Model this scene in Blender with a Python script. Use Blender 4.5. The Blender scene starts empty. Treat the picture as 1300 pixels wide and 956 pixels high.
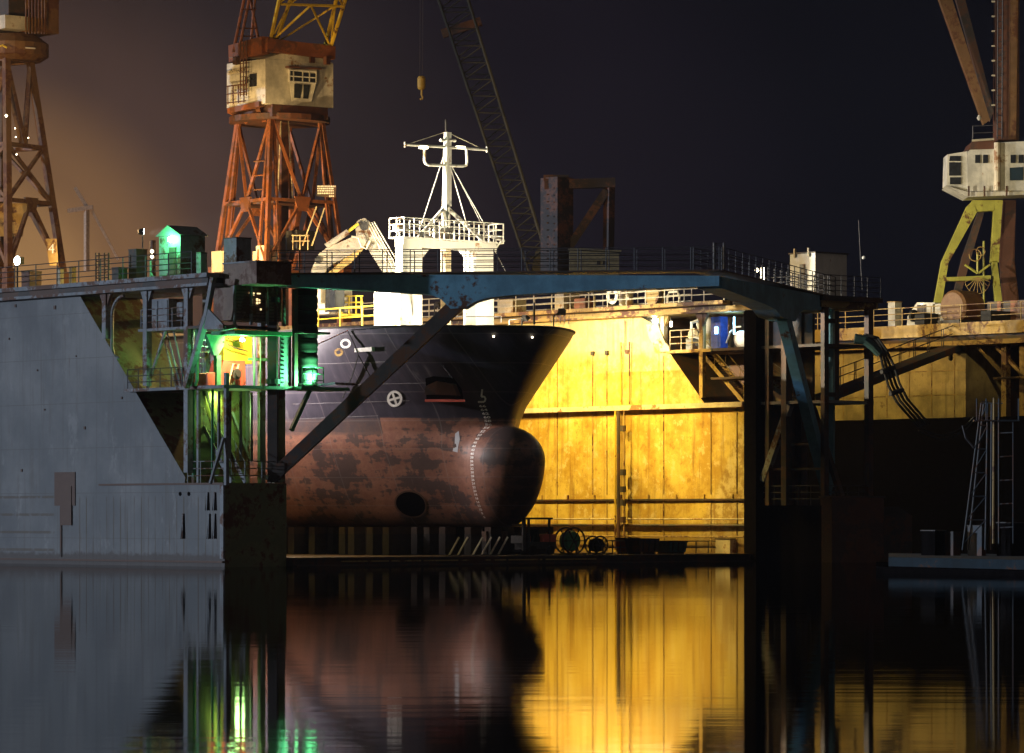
import bpy, math, random
from mathutils import Vector, Matrix
random.seed(7)
S = bpy.context.scene
COL = S.collection
V = Vector
# ------------------------------------------------------------------ camera frame
F = 4935.0; CX = 650.0; HY = 655.0; CH = 2.6
def PX(px, py, Y):
    return V(((px-CX)/F*Y, Y, CH+(HY-py)/F*Y))
TH = math.radians(41.4)
VB = V((math.cos(TH), math.sin(TH), 0)); UA = V((-math.sin(TH), math.cos(TH), 0))
O = V((-14.64, 198.0, 0))
def D(a, b, z):
    return O + UA*a + VB*b + V((0, 0, z))
def a_at(px, b):
    k = (px-CX)/F; p = O+VB*b
    return (p.x-k*p.y)/(k*UA.y-UA.x)
def b_at(px, a):
    k = (px-CX)/F; p = O+UA*a
    return (k*p.y-p.x)/(VB.x-k*VB.y)
def z_at(py, a, b):
    return CH+(HY-py)/F*D(a, b, 0).y
def PA(px, py, b):
    a = a_at(px, b); return D(a, b, z_at(py, a, b))
def PB(px, py, a):
    b = b_at(px, a); return D(a, b, z_at(py, a, b))

# ------------------------------------------------------------------ mesh builder
class MB:
    def __init__(s): s.v = []; s.f = []; s.sm = False
    def hexa(s, c):
        n = len(s.v); s.v += [V(p) for p in c]
        for q in ((0,3,2,1),(4,5,6,7),(0,1,5,4),(1,2,6,5),(2,3,7,6),(3,0,4,7)):
            s.f.append([n+i for i in q])
        return s
    def dbox(s, a0, a1, b0, b1, z0, z1):
        return s.hexa([D(a0,b0,z0),D(a0,b1,z0),D(a1,b1,z0),D(a1,b0,z0),D(a0,b0,z1),D(a0,b1,z1),D(a1,b1,z1),D(a1,b0,z1)])
    def box(s, c, sx, sy, sz, rot=TH):
        c = V(c); ux = V((math.cos(rot), math.sin(rot), 0))*sx/2; uy = V((-math.sin(rot), math.cos(rot), 0))*sy/2; h = V((0,0,sz))
        return s.hexa([c-ux-uy, c+ux-uy, c+ux+uy, c-ux+uy, c-ux-uy+h, c+ux-uy+h, c+ux+uy+h, c-ux+uy+h])
    def bar(s, p, q, w, h=None, up=None, w2=None, h2=None):
        p = V(p); q = V(q); h = h or w; d = (q-p).normalized(); up = V(up) if up else V((0,0,1))
        if abs(d.dot(up)) > .98: up = VB
        x = d.cross(up).normalized(); y = x.cross(d)
        w2 = w2 or w; h2 = h2 or h
        A = x*w/2; Bv = y*h/2; A2 = x*w2/2; B2 = y*h2/2
        return s.hexa([p-A-Bv, p+A-Bv, p+A+Bv, p-A+Bv, q-A2-B2, q+A2-B2, q+A2+B2, q-A2+B2])
    def tube(s, pts, r, n=6, r2=None):
        pts = [V(p) for p in pts]; rings = []; N = len(pts)
        px = None
        for i, p in enumerate(pts):
            d = (pts[min(i+1,N-1)]-pts[max(i-1,0)]).normalized()
            if px is None:
                up = V((0,0,1)) if abs(d.z) < .95 else VB
                px = d.cross(up).normalized()
            else:
                px = (px - d*px.dot(d)).normalized()
            y = px.cross(d); rr = r if r2 is None else r+(r2-r)*i/(N-1)
            b0 = len(s.v)
            for k in range(n):
                t = 2*math.pi*k/n
                s.v.append(p+px*rr*math.cos(t)+y*rr*math.sin(t))
            rings.append(b0)
        for i in range(N-1):
            a, b = rings[i], rings[i+1]
            for k in range(n):
                s.f.append([a+k, a+(k+1)%n, b+(k+1)%n, b+k])
        s.f.append([rings[0]+k for k in range(n)][::-1]); s.f.append([rings[-1]+k for k in range(n)])
        return s
    def prism(s, pts, vec):
        n = len(s.v); m = len(pts); vec = V(vec)
        s.v += [V(p) for p in pts]+[V(p)+vec for p in pts]
        s.f.append([n+i for i in range(m)][::-1]); s.f.append([n+m+i for i in range(m)])
        for i in range(m): s.f.append([n+i, n+(i+1)%m, n+m+(i+1)%m, n+m+i])
        return s
    def lathe(s, c, prof, axis=V((0,0,1)), n=20):
        c = V(c); d = V(axis).normalized(); up = V((0,0,1)) if abs(d.z) < .9 else VB
        x = d.cross(up).normalized(); y = d.cross(x); base = len(s.v)
        for r, h in prof:
            for k in range(n):
                t = 2*math.pi*k/n; s.v.append(c+d*h+(x*math.cos(t)+y*math.sin(t))*r)
        for i in range(len(prof)-1):
            for k in range(n):
                a = base+i*n; b = a+n; s.f.append([a+k, a+(k+1)%n, b+(k+1)%n, b+k])
        s.f.append([base+k for k in range(n)][::-1]); b = base+(len(prof)-1)*n; s.f.append([b+k for k in range(n)])
        return s
    def grid(s, P, smooth=True):
        n = len(s.v); R = len(P); C = len(P[0])
        for row in P: s.v += [V(p) for p in row]
        for i in range(R-1):
            for j in range(C-1):
                a = n+i*C+j; s.f.append([a, a+1, a+C+1, a+C])
        return s
    def build(s, name, mat, parent=None, smooth=False, loc=None):
        base = root_loc(parent) if parent else (V(loc) if loc is not None else sum(s.v, V())/len(s.v))
        if not parent and loc is None: base.z = min(v.z for v in s.v)
        me = bpy.data.meshes.new(name); me.from_pydata([tuple(v-base) for v in s.v], [], s.f); me.update()
        import bmesh
        bm = bmesh.new(); bm.from_mesh(me); bmesh.ops.recalc_face_normals(bm, faces=bm.faces); bm.to_mesh(me); bm.free()
        if smooth:
            for p in me.polygons: p.use_smooth = True
        o = bpy.data.objects.new(name, me); me.materials.append(mat); COL.objects.link(o)
        if parent: o.parent = parent
        else: o.location = base
        return o
def root_loc(o):
    while o.parent: o = o.parent
    return V(o.location)
def thing(name, label, cat, loc, group=None):
    o = bpy.data.objects.new(name, None); COL.objects.link(o); o.location = loc; o.empty_display_size = .3
    o['label'] = label; o['category'] = cat
    if group: o['group'] = group
    return o
def tag(o, label, cat, group=None):
    o['label'] = label; o['category'] = cat
    if group: o['group'] = group
    return o
def struct(o): o['kind'] = 'structure'; return o
def dup(root, loc, label=None):
    r = root.copy(); COL.objects.link(r); r.location = loc
    if label: r['label'] = label
    for ch in root.children:
        c = ch.copy(); COL.objects.link(c); c.parent = r
        for g in ch.children:
            d = g.copy(); COL.objects.link(d); d.parent = c
    return r

# ------------------------------------------------------------------ materials
def newmat(name):
    m = bpy.data.materials.new(name); m.use_nodes = True
    nt = m.node_tree; return m, nt, nt.nodes['Principled BSDF']
def nd(nt, t, **k):
    n = nt.nodes.new(t)
    for a, b in k.items():
        if a in n.inputs.keys(): n.inputs[a].default_value = b
        else: setattr(n, a, b)
    return n
def rgb(c): return (c[0], c[1], c[2], 1)
def coords(nt, scale=(1,1,1), rot=0):
    tc = nd(nt, 'ShaderNodeTexCoord'); mp = nd(nt, 'ShaderNodeMapping'); mp.inputs['Scale'].default_value = scale
    mp.inputs['Rotation'].default_value = (0, 0, rot)
    nt.links.new(tc.outputs['Object'], mp.inputs['Vector']); return mp.outputs['Vector']
def dockAZ(nt):
    """metres along the dock and height above the water"""
    g = nd(nt, 'ShaderNodeNewGeometry'); sb = nd(nt, 'ShaderNodeVectorMath', operation='SUBTRACT'); sb.inputs[1].default_value = O
    nt.links.new(g.outputs['Position'], sb.inputs[0])
    o = []
    for d in (UA, (0,0,1)):
        n = nd(nt, 'ShaderNodeVectorMath', operation='DOT_PRODUCT'); n.inputs[1].default_value = d; nt.links.new(sb.outputs[0], n.inputs[0]); o.append(n.outputs['Value'])
    return o
def noise(nt, vec, scale, detail=6, rough=.6):
    n = nd(nt, 'ShaderNodeTexNoise'); n.inputs['Scale'].default_value = scale; n.inputs['Detail'].default_value = detail
    n.inputs['Roughness'].default_value = rough; nt.links.new(vec, n.inputs['Vector']); return n.outputs['Fac']
def ramp(nt, fac, lo, hi, smooth=True):
    r = nd(nt, 'ShaderNodeMapRange'); r.interpolation_type = 'SMOOTHSTEP' if smooth else 'LINEAR'
    r.inputs['From Min'].default_value = lo; r.inputs['From Max'].default_value = hi
    nt.links.new(fac, r.inputs['Value']); return r.outputs['Result']
def mix(nt, fac, a, b):
    m = nd(nt, 'ShaderNodeMix', data_type='RGBA')
    for sock, val in ((m.inputs[0], fac), (m.inputs[6], a), (m.inputs[7], b)):
        if hasattr(val, 'links'): nt.links.new(val, sock)
        elif isinstance(val, (int, float)): sock.default_value = val
        else: sock.default_value = rgb(val)
    return m.outputs[2]
def mul(nt, a, b, op='MULTIPLY'):
    m = nd(nt, 'ShaderNodeMath', operation=op)
    for i, val in enumerate((a, b)):
        if hasattr(val, 'links'): nt.links.new(val, m.inputs[i])
        else: m.inputs[i].default_value = val
    return m.outputs[0]
def steel(name, col, var=.35, rust=(.10,.035,.012), thr=.62, scale=1.0, rough=.6, streak=.5, metal=0.0, bump=.15):
    """weathered painted steel: tone patches, vertical streaks and rust blooms"""
    m, nt, p = newmat(name); v = coords(nt, (scale,)*3); vs = coords(nt, (scale*3, scale*3, scale*.18))
    n1 = noise(nt, v, .55, 8, .65); n2 = noise(nt, vs, 1.3, 5, .6); n3 = noise(nt, v, 3.0, 8, .7)
    dark = tuple(c*(1-var) for c in col); lite = tuple(min(1, c*(1+var*.5)) for c in col)
    c = mix(nt, ramp(nt, n1, .35, .65), dark, lite)
    c = mix(nt, mul(nt, ramp(nt, n2, .5, .75), streak), c, tuple(x*.55 for x in col))
    r = ramp(nt, mul(nt, n1, mul(nt, n3, .6, 'ADD')), thr-.06, thr+.06)
    c = mix(nt, r, c, rust)
    nt.links.new(c, p.inputs['Base Color']); p.inputs['Roughness'].default_value = rough; p.inputs['Metallic'].default_value = metal
    if bump:
        b = nd(nt, 'ShaderNodeBump'); b.inputs['Strength'].default_value = bump; b.inputs['Distance'].default_value = .05
        nt.links.new(n1, b.inputs['Height']); nt.links.new(b.outputs[0], p.inputs['Normal'])
    return m
def plain(name, col, rough=.6, metal=0, var=.25, scale=4):
    m, nt, p = newmat(name); n = noise(nt, coords(nt), scale, 5)
    nt.links.new(mix(nt, ramp(nt, n, .3, .7), tuple(c*(1-var) for c in col), tuple(min(1,c*(1+var)) for c in col)), p.inputs['Base Color'])
    p.inputs['Roughness'].default_value = rough; p.inputs['Metallic'].default_value = metal; return m
def emit(name, col, st):
    m, nt, p = newmat(name); p.inputs['Base Color'].default_value = rgb((0.8,.8,.8))
    p.inputs['Emission Color'].default_value = rgb(col); p.inputs['Emission Strength'].default_value = st; return m
def seams(nt, dirvec, period, width, off=0):
    """1 on thin lines every `period` metres along a direction of object space"""
    tc = nd(nt, 'ShaderNodeTexCoord'); d = nd(nt, 'ShaderNodeVectorMath', operation='DOT_PRODUCT'); d.inputs[1].default_value = dirvec
    nt.links.new(tc.outputs['Object'], d.inputs[0])
    f = mul(nt, mul(nt, d.outputs['Value'], off, 'ADD'), 1/period); fr = nd(nt, 'ShaderNodeMath', operation='FRACT'); nt.links.new(f, fr.inputs[0])
    return mul(nt, fr.outputs[0], width/period, 'LESS_THAN'), d.outputs['Value']
# --- special: outer side of the left wing
def mat_left_wall():
    m, nt, p = newmat('blue_grey_dock_plating')
    v = coords(nt); A, Z = dockAZ(nt)
    cs = nd(nt, 'ShaderNodeCombineXYZ'); nt.links.new(mul(nt, A, 2.2), cs.inputs[0]); nt.links.new(mul(nt, Z, .13), cs.inputs[2])
    st = noise(nt, cs.outputs[0], 1.2, 7, .65); big = noise(nt, v, .22, 6, .6); fine = noise(nt, v, 2.2, 8, .7)
    c = mix(nt, ramp(nt, big, .35, .7), (.125,.130,.134), (.215,.212,.208))
    c = mix(nt, mul(nt, ramp(nt, st, .50, .70), .6), c, (.11,.095,.08))
    c = mix(nt, mul(nt, ramp(nt, noise(nt, coords(nt, (1,1,.5)), .6, 9, .75), .56, .66), .55), c, (.27,.265,.26))
    c = mix(nt, mul(nt, ramp(nt, noise(nt, coords(nt, (2,2,.25)), .9, 8, .75), .60, .70), .6), c, (.12,.075,.05))
    c = mix(nt, mul(nt, ramp(nt, fine, .66, .72), .7), c, (.10,.06,.04))
    l1, _ = seams(nt, (-UA.x*0, 0, 1), 2.4, .035); l2, _ = seams(nt, tuple(UA), 3.1, .035, 1.2)
    c = mix(nt, mul(nt, mul(nt, l1, l2, 'MAXIMUM'), .5), c, (.09,.075,.06))
    # frame lines bleeding rust on the low skirt (z below 4.2)
    bl = noise(nt, coords(nt, (.5,.5,.35)), .5, 5, .6); c = mix(nt, mul(nt, ramp(nt, bl, .52, .66), .5), c, (.10,.10,.105))
    fr, _ = seams(nt, tuple(UA), .62, .10, .3); dv = A
    jit = ramp(nt, noise(nt, cs.outputs[0], 1.7, 4, .6), .38, .55)
    low = ramp(nt, Z, 3.75, 3.45); right = ramp(nt, dv, 13.2, 12.9)
    c = mix(nt, mul(nt, mul(nt, mul(nt, fr, low), right), mul(nt, jit, .8)), c, (.085,.06,.035))
    hz, _ = seams(nt, (0,0,1), .95, .14, .2); left = ramp(nt, dv, 15.0, 15.3); lowb = ramp(nt, Z, 4.6, 4.2)
    c = mix(nt, mul(nt, mul(nt, mul(nt, hz, left), lowb), mul(nt, ramp(nt, fine, .35, .5), .75)), c, (.10,.07,.045))
    wl = ramp(nt, mul(nt, Z, mul(nt, mul(nt, fine, -.5, 'ADD'), .8), 'ADD'), .75, .5)
    c = mix(nt, mul(nt, wl, .85), c, (.07,.05,.04))
    nt.links.new(c, p.inputs['Base Color']); p.inputs['Roughness'].default_value = .62
    b = nd(nt, 'ShaderNodeBump'); b.inputs['Strength'].default_value = .6; b.inputs['Distance'].default_value = .15
    nt.links.new(big, b.inputs['Height']); nt.links.new(b.outputs[0], p.inputs['Normal']); return m
# --- special: inner side of the right wing, cream above, yellow ochre below, scabbed
def mat_right_wall():
    m, nt, p = newmat('yellow_ochre_dock_plating')
    v = coords(nt); A, Z = dockAZ(nt)
    n1 = noise(nt, v, .5, 10, .68); n2 = noise(nt, v, 1.6, 10, .72); n3 = noise(nt, coords(nt, (2.5,2.5,.16)), 1.0, 6, .6)
    c = mix(nt, ramp(nt, n1, .38, .62), (.41,.25,.03), (.62,.46,.10))
    c = mix(nt, mul(nt, ramp(nt, n2, .54, .62), .75), c, (.64,.52,.26))
    n5 = noise(nt, coords(nt, (1,1,.6)), 4.5, 10, .75)
    c = mix(nt, mul(nt, ramp(nt, n5, .58, .70), .25), c, (.27,.14,.02))
    sl, _ = seams(nt, tuple(UA), 2.15, .5, .1)
    c = mix(nt, mul(nt, mul(nt, sl, ramp(nt, n3, .46, .66)), .4), c, (.26,.13,.02))
    c = mix(nt, mul(nt, ramp(nt, n2, .45, .35), .6), c, (.27,.13,.015))
    edge = mul(nt, Z, mul(nt, mul(nt, n1, -.5, 'ADD'), 2.2), 'ADD')
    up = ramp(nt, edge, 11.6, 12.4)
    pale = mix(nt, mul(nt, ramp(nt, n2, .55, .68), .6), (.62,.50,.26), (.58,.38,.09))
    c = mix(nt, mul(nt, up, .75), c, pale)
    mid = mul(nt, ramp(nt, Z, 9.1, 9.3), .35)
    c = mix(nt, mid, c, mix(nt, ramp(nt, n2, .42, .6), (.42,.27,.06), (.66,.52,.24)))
    pf = mul(nt, mul(nt, ramp(nt, mul(nt, A, mul(nt, Z, .55), 'ADD'), 5.2, 4.6), ramp(nt, Z, 9.0, 8.8)), .55)
    c = mix(nt, pf, c, mix(nt, ramp(nt, n2, .46, .54), (.22,.13,.05), (.56,.47,.26)))
    c = mix(nt, mul(nt, ramp(nt, n3, .52, .72), .6), c, (.19,.09,.02))
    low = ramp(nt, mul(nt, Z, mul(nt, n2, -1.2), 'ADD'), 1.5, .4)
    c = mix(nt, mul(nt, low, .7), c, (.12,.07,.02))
    nt.links.new(c, p.inputs['Base Color']); p.inputs['Roughness'].default_value = .6
    b = nd(nt, 'ShaderNodeBump'); b.inputs['Strength'].default_value = .3; b.inputs['Distance'].default_value = .06
    nt.links.new(n2, b.inputs['Height']); nt.links.new(b.outputs[0], p.inputs['Normal']); return m
def mat_hull():
    m, nt, p = newmat('hull_paint')
    v = coords(nt); A, Z = dockAZ(nt)
    n1 = noise(nt, v, .42, 9, .62); n2 = noise(nt, v, 1.7, 9, .7)
    cs = nd(nt, 'ShaderNodeCombineXYZ'); nt.links.new(mul(nt, A, 1.0), cs.inputs[0]); nt.links.new(mul(nt, Z, .22), cs.inputs[2])
    n3 = noise(nt, cs.outputs[0], 2.4, 6, .6)
    ch = nd(nt, 'ShaderNodeCombineXYZ'); nt.links.new(mul(nt, A, .35), ch.inputs[0]); nt.links.new(mul(nt, Z, 1.4), ch.inputs[2]); n4 = noise(nt, ch.outputs[0], 1.1, 8, .65)
    top = mix(nt, ramp(nt, n3, .4, .7), (.030,.026,.040), (.052,.044,.062))
    top = mix(nt, mul(nt, ramp(nt, n3, .60, .70), .5), top, (.17,.16,.17))
    red = mix(nt, ramp(nt, n2, .35, .65), (.20,.085,.058), (.29,.135,.09))
    patch = mul(nt, ramp(nt, mul(nt, mul(nt, n1, n4, 'ADD'), mul(nt, n2, .55), 'ADD'), 1.31, 1.39), .93)
    patch = mul(nt, ramp(nt, mul(nt, mul(nt, mul(nt, n1, n4, 'ADD'), mul(nt, n2, .55), 'ADD'), mul(nt, mul(nt, n3, -.5, 'ADD'), .55), 'ADD'), 1.245, 1.36), .8)
    red = mix(nt, patch, red, (.035,.030,.034))
    red = mix(nt, mul(nt, ramp(nt, n3, .64, .70), .35), red, (.33,.22,.18))
    n6 = noise(nt, coords(nt, (1,1,1)), 6.0, 9, .75)
    red = mix(nt, mul(nt, ramp(nt, n6, .60, .66), .55), red, (.05,.035,.035))
    # boot-top: paint line with a lower step aft
    line = mul(nt, ramp(nt, A, 6.6, 6.7), -.75); lz = mul(nt, mul(nt, Z, mul(nt, mul(nt, n2, -.5, 'ADD'), .25), 'ADD'), mul(nt, line, -1.0), 'SUBTRACT')
    lz2 = mul(nt, mul(nt, Z, line, 'SUBTRACT'), mul(nt, mul(nt, n1, -.5, 'ADD'), .3), 'ADD')
    band = mix(nt, ramp(nt, n2, .4, .6), (.085,.06,.06), (.13,.075,.06))
    aft = ramp(nt, A, 6.6, 6.7)
    c = mix(nt, ramp(nt, lz2, 7.92, 8.0), red, top)
    inb = mul(nt, mul(nt, ramp(nt, Z, 7.0, 7.15), ramp(nt, Z, 8.0, 7.9)), mul(nt, aft, .75))
    c = mix(nt, inb, c, band)
    low = mul(nt, ramp(nt, mul(nt, Z, mul(nt, n1, -1.5), 'ADD'), 2.4, 1.2), .8)
    c = mix(nt, low, c, (.05,.032,.025))
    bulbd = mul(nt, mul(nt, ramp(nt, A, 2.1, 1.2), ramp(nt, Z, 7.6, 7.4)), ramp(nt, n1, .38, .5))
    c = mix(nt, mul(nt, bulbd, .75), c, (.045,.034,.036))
    w1, _ = seams(nt, (0,0,1), 1.55, .05, .4); w2, _ = seams(nt, tuple(UA), 2.6, .05, .7)
    w = mul(nt, w1, w2, 'MAXIMUM')
    c = mix(nt, mul(nt, w, .22), c, (.25,.22,.22))
    nt.links.new(c, p.inputs['Base Color']); p.inputs['Roughness'].default_value = .55
    b = nd(nt, 'ShaderNodeBump'); b.inputs['Strength'].default_value = .35; b.inputs['Distance'].default_value = .06
    h = mul(nt, n1, mul(nt, w, .25), 'ADD'); nt.links.new(h, b.inputs['Height']); nt.links.new(b.outputs[0], p.inputs['Normal']); return m
M = {}
M['lwall'] = mat_left_wall(); M['rwall'] = mat_right_wall(); M['hull'] = mat_hull()
M['dockgrey'] = steel('grey_dock_paint', (.25,.265,.28), thr=.60)
M['plantbrown'] = steel('brown_plant_room_steel', (.22,.14,.095), thr=.6)
M['dockdark'] = steel('dark_brown_steel', (.055,.042,.034), thr=.56, rust=(.09,.04,.02))
M['olive'] = steel('olive_slope_plating', (.20,.22,.10), thr=.58)
M['bridge'] = steel('blue_green_bridge_paint', (.14,.32,.44), thr=.71, var=.3, streak=.35)
M['ochre'] = steel('ochre_steel', (.45,.30,.09), thr=.6)
M['cream'] = steel('cream_steel', (.60,.52,.36), thr=.64, rust=(.25,.12,.04))
M['white'] = steel('white_ship_paint', (.80,.79,.74), var=.10, thr=.70, streak=.2, rust=(.4,.22,.1))
M['rust'] = steel('rust_orange_paint', (.28,.085,.025), thr=.56, rust=(.12,.045,.02))
M['rustdark'] = steel('dark_rust_paint', (.13,.045,.02), thr=.56, rust=(.06,.03,.02))
M['yellow'] = steel('yellow_crane_paint', (.62,.42,.03), thr=.66, var=.2)
M['lime'] = steel('lime_yellow_paint', (.40,.38,.06), thr=.64, var=.25)
M['cranebrown'] = steel('brown_crane_paint', (.20,.10,.035), thr=.58)
M['cab'] = steel('beige_cab_paint', (.56,.53,.44), thr=.72, rust=(.30,.17,.07), streak=.6)
M['black'] = plain('black_rubber', (.016,.015,.014), .85)
M['darkmetal'] = plain('dark_metal', (.03,.027,.025), .6)
M['railmetal'] = plain('rail_steel', (.045,.042,.045), .6)
M['railpale'] = plain('pale_rail_paint', (.55,.50,.38), .6)
M['railyellow'] = plain('yellow_rail_paint', (.75,.55,.06), .55)
M['glass'] = plain('dark_window_glass', (.02,.022,.026), .12)
M['greenpaint'] = plain('green_paint', (.05,.22,.10), .6)
M['red'] = steel('red_machine_paint', (.55,.10,.06), thr=.68)
M['wood'] = plain('timber', (.05,.03,.02), .85)
M['shade'] = steel('blue_grey_weathered_steel', (.035,.05,.065), thr=.6)
M['concrete'] = plain('concrete', (.03,.025,.022), .9)
M['mark'] = plain('white_marking_paint', (.80,.78,.74), .6, var=.12)
M['void'] = plain('shade_black', (.006,.005,.005), .9)  # near-black for painted shade in openings and unlit steel, and for dark barge parts
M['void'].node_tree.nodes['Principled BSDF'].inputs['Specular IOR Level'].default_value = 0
M['patchrust'] = steel('rust_brown_plate', (.14,.072,.045), thr=.5, rust=(.10,.05,.03))
M['hook'] = steel('hook_yellow', (.55,.36,.05), thr=.6)
M['bluepanel'] = plain('blue_locker_paint', (.05,.10,.45), .5)
M['bargeblue'] = steel('blue_barge_paint', (.008,.024,.036), thr=.70, rough=.9)
M['boomgreen'] = plain('grey_green_boom_paint', (.022,.022,.016), .9)
M['rustdim'] = steel('dull_brown_frame_paint', (.016,.008,.006), thr=.6)
M['hutgreen'] = plain('grey_cabin_paint', (.12,.125,.09), .7)
M['hosegreen'] = plain('dark_teal_cover', (.03,.07,.065), .6)
M['ground'] = plain('yard_concrete', (.10,.095,.09), .9, scale=.3)
M['lampwhite'] = emit('lit_lamp_glass', (.85,1,.97), 60)
M['lampgreen'] = emit('lit_green_lamp_glass', (.45,1,.62), 45)
M['lampwarm'] = emit('lit_sodium_lamp_glass', (1,.72,.25), 40)
M['tubeblue'] = emit('lit_tube_glass', (.35,.75,1), 8)
M['lampdim'] = emit('lit_dim_window', (1,.74,.35), 1.6)
M['lampsmall'] = emit('lit_small_lamp_glass', (1,.86,.55), 10)

# ------------------------------------------------------------------ generic builders
def railing(label, pts, h=1.1, rails=4, step=1.5, mat='railmetal', r=.022, group=None, skip=()):
    pts = [V(p) for p in pts]; t = thing('railing', label, 'railing', pts[0], group)
    for k in range(rails):
        MB().tube([p+V((0,0,h*(k+1)/rails)) for p in pts], r, 5).build('rail', M[mat], t)
    L = [0]
    for i in range(len(pts)-1): L.append(L[-1]+(pts[i+1]-pts[i]).length)
    n = max(1, round(L[-1]/step)); me = None
    for k in range(n+1):
        d = L[-1]*k/n; i = max(j for j in range(len(L)-1) if L[j] <= d+1e-6)
        p = pts[i].lerp(pts[i+1], (d-L[i])/(L[i+1]-L[i]))
        if me is None:
            o = MB().tube([pts[0], pts[0]+V((0,0,h))], r*1.25, 5).build('post', M[mat], t); me = o
        else:
            o = me.copy(); COL.objects.link(o); o.parent = t
        o.location = p-pts[0]
    return t
def stairs(label, p, q, w, n, mat, wdir, group=None):
    """flight from foot p to head q"""
    p = V(p); q = V(q); t = thing('stair_flight', label, 'stairs', p, group); wd = V(wdir).normalized()*w
    MB().bar(p, q, .05, .25).build('stringer', M[mat], t); MB().bar(p+wd, q+wd, .05, .25).build('stringer', M[mat], t)
    for k in range(n):
        c = p.lerp(q, (k+.5)/n); MB().bar(c, c+wd, .22, .035).build('tread', M[mat], t)
    for s in (V(), wd):
        m = MB(); m.tube([p+s+V((0,0,1)), q+s+V((0,0,1))], .022, 5)
        for k in range(4):
            c = (p+s).lerp(q+s, k/3); m.tube([c, c+V((0,0,1))], .018, 5)
        m.build('handrail', M[mat], t)
    return t
def lattice_face(m, p0, p1, q0, q1, w, n):
    """X bracing between edges p0->p1 and q0->q1 in n panels"""
    for i in range(n):
        a0 = p0.lerp(p1, i/n); a1 = p0.lerp(p1, (i+1)/n); b0 = q0.lerp(q1, i/n); b1 = q0.lerp(q1, (i+1)/n)
        m.bar(a0, b1, w); m.bar(b0, a1, w)
def light(name, kind, loc, col, power, size=.15, aim=None, angle=120, blend=.6):
    l = bpy.data.lights.new(name, kind); l.energy = power; l.color = col
    if kind in ('POINT', 'SPOT'): l.shadow_soft_size = size
    if kind == 'SPOT': l.spot_size = math.radians(angle); l.spot_blend = blend
    o = bpy.data.objects.new(name, l); COL.objects.link(o); o.location = loc
    if aim is not None: o.rotation_euler = (V(aim)-V(loc)).to_track_quat('-Z', 'Y').to_euler()
    return o
def floodlight(label, loc, aim, col, power, lampmat='lampwarm', angle=140, foot=None, size=.12, group=None, blend=.6):
    """box lamp head on a yoke and post, with its light just in front of the glass"""
    loc = V(loc); d = (V(aim)-loc).normalized(); foot = V(foot) if foot is not None else loc-V((0,0,1))
    t = thing('floodlight', label, 'floodlight', foot, group)
    MB().tube([foot, V((foot.x, foot.y, loc.z-.2))], .04, 8).build('post', M['darkmetal'], t)
    MB().bar(V((foot.x, foot.y, loc.z-.2)), loc-d*.12, .06).build('yoke', M['darkmetal'], t)
    MB().bar(loc-d*.25, loc, .3, .22, w2=.5, h2=.36).build('lamp_head', M['darkmetal'], t)
    MB().bar(loc+d*.002, loc+d*.015, .44, .3).build('lamp_glass', M[lampmat], t)
    light('flood_lamp', 'SPOT', loc+d*.2, col, power, size, aim, angle, blend)
    return t
# ================================================================== SETTING
def mat_water():
    m = bpy.data.materials.new('harbour_water'); m.use_nodes = True; nt = m.node_tree; nt.nodes.clear()
    out = nd(nt, 'ShaderNodeOutputMaterial'); mx = nd(nt, 'ShaderNodeMixShader'); df = nd(nt, 'ShaderNodeBsdfDiffuse'); gl = nd(nt, 'ShaderNodeBsdfGlossy'); fr = nd(nt, 'ShaderNodeFresnel')
    df.inputs['Color'].default_value = (.004,.005,.006,1); gl.distribution = 'BECKMANN'; gl.inputs['Color'].default_value = (.80,.80,.80,1); gl.inputs['Roughness'].default_value = .052; fr.inputs['IOR'].default_value = 1.333
    v = coords(nt, (.35, 1.0, 1)); n1 = noise(nt, v, .9, 3, .5); n2 = noise(nt, coords(nt, (.06, .5, 1)), .35, 3, .5)
    b = nd(nt, 'ShaderNodeBump'); b.inputs['Strength'].default_value = 1; b.inputs['Distance'].default_value = .0026; nt.links.new(n1, b.inputs['Height'])
    b2 = nd(nt, 'ShaderNodeBump'); b2.inputs['Strength'].default_value = 1; b2.inputs['Distance'].default_value = .006; nt.links.new(n2, b2.inputs['Height'])
    nt.links.new(b.outputs[0], b2.inputs['Normal']); nt.links.new(b2.outputs[0], gl.inputs['Normal'])
    nt.links.new(fr.outputs[0], mx.inputs[0]); nt.links.new(df.outputs[0], mx.inputs[1]); nt.links.new(gl.outputs[0], mx.inputs[2]); nt.links.new(mx.outputs[0], out.inputs[0])
    return m
mw = mat_water()
struct(MB().grid([[(-2500,-60,0),(2500,-60,0)],[(-2500,3000,0),(2500,3000,0)]]).build('water', mw, loc=(0,200,0)))
g = MB(); g.hexa([(-900,292,-3),(900,292,-3),(2400,3000,-3),(-2400,3000,-3),(-900,292,2.2),(900,292,2.2),(2400,3000,2.2),(-2400,3000,2.2)])
struct(g.build('quay_ground', M['ground'], loc=(0,400,-3)))

# ================================================================== FLOATING DOCK
dock = thing('floating_dock_pontoon', 'dark flat pontoon deck of the floating dock carrying the ship', 'dock pontoon', D(0,20,-1))
m = MB(); m.dbox(-.6,70,3.98,37.62,-1,.36); m.build('pontoon_hull', M['dockdark'], dock)
m = MB(); m.dbox(-.75,70,4.0,37.6,.362,.45); m.build('pontoon_deck', M['dockdark'], dock)
for k, (b0, b1) in enumerate(((7,10.2),(10.4,12.4),(12.6,15),(15.2,18.4),(18.6,21),(21.3,25))):
    MB().dbox(-.80,-.752,b0,b1,.20,.27).build('rubbing_strip', M['ochre'], dock)
MB().dbox(-.9,-.602,4,37.6,-.1,.06).build('fender_beam', M['dockdark'], dock)

def ext(poly, b0, b1):
    return MB().prism([D(a,b0,z) for a,z in poly], VB*(b1-b0))
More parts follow.
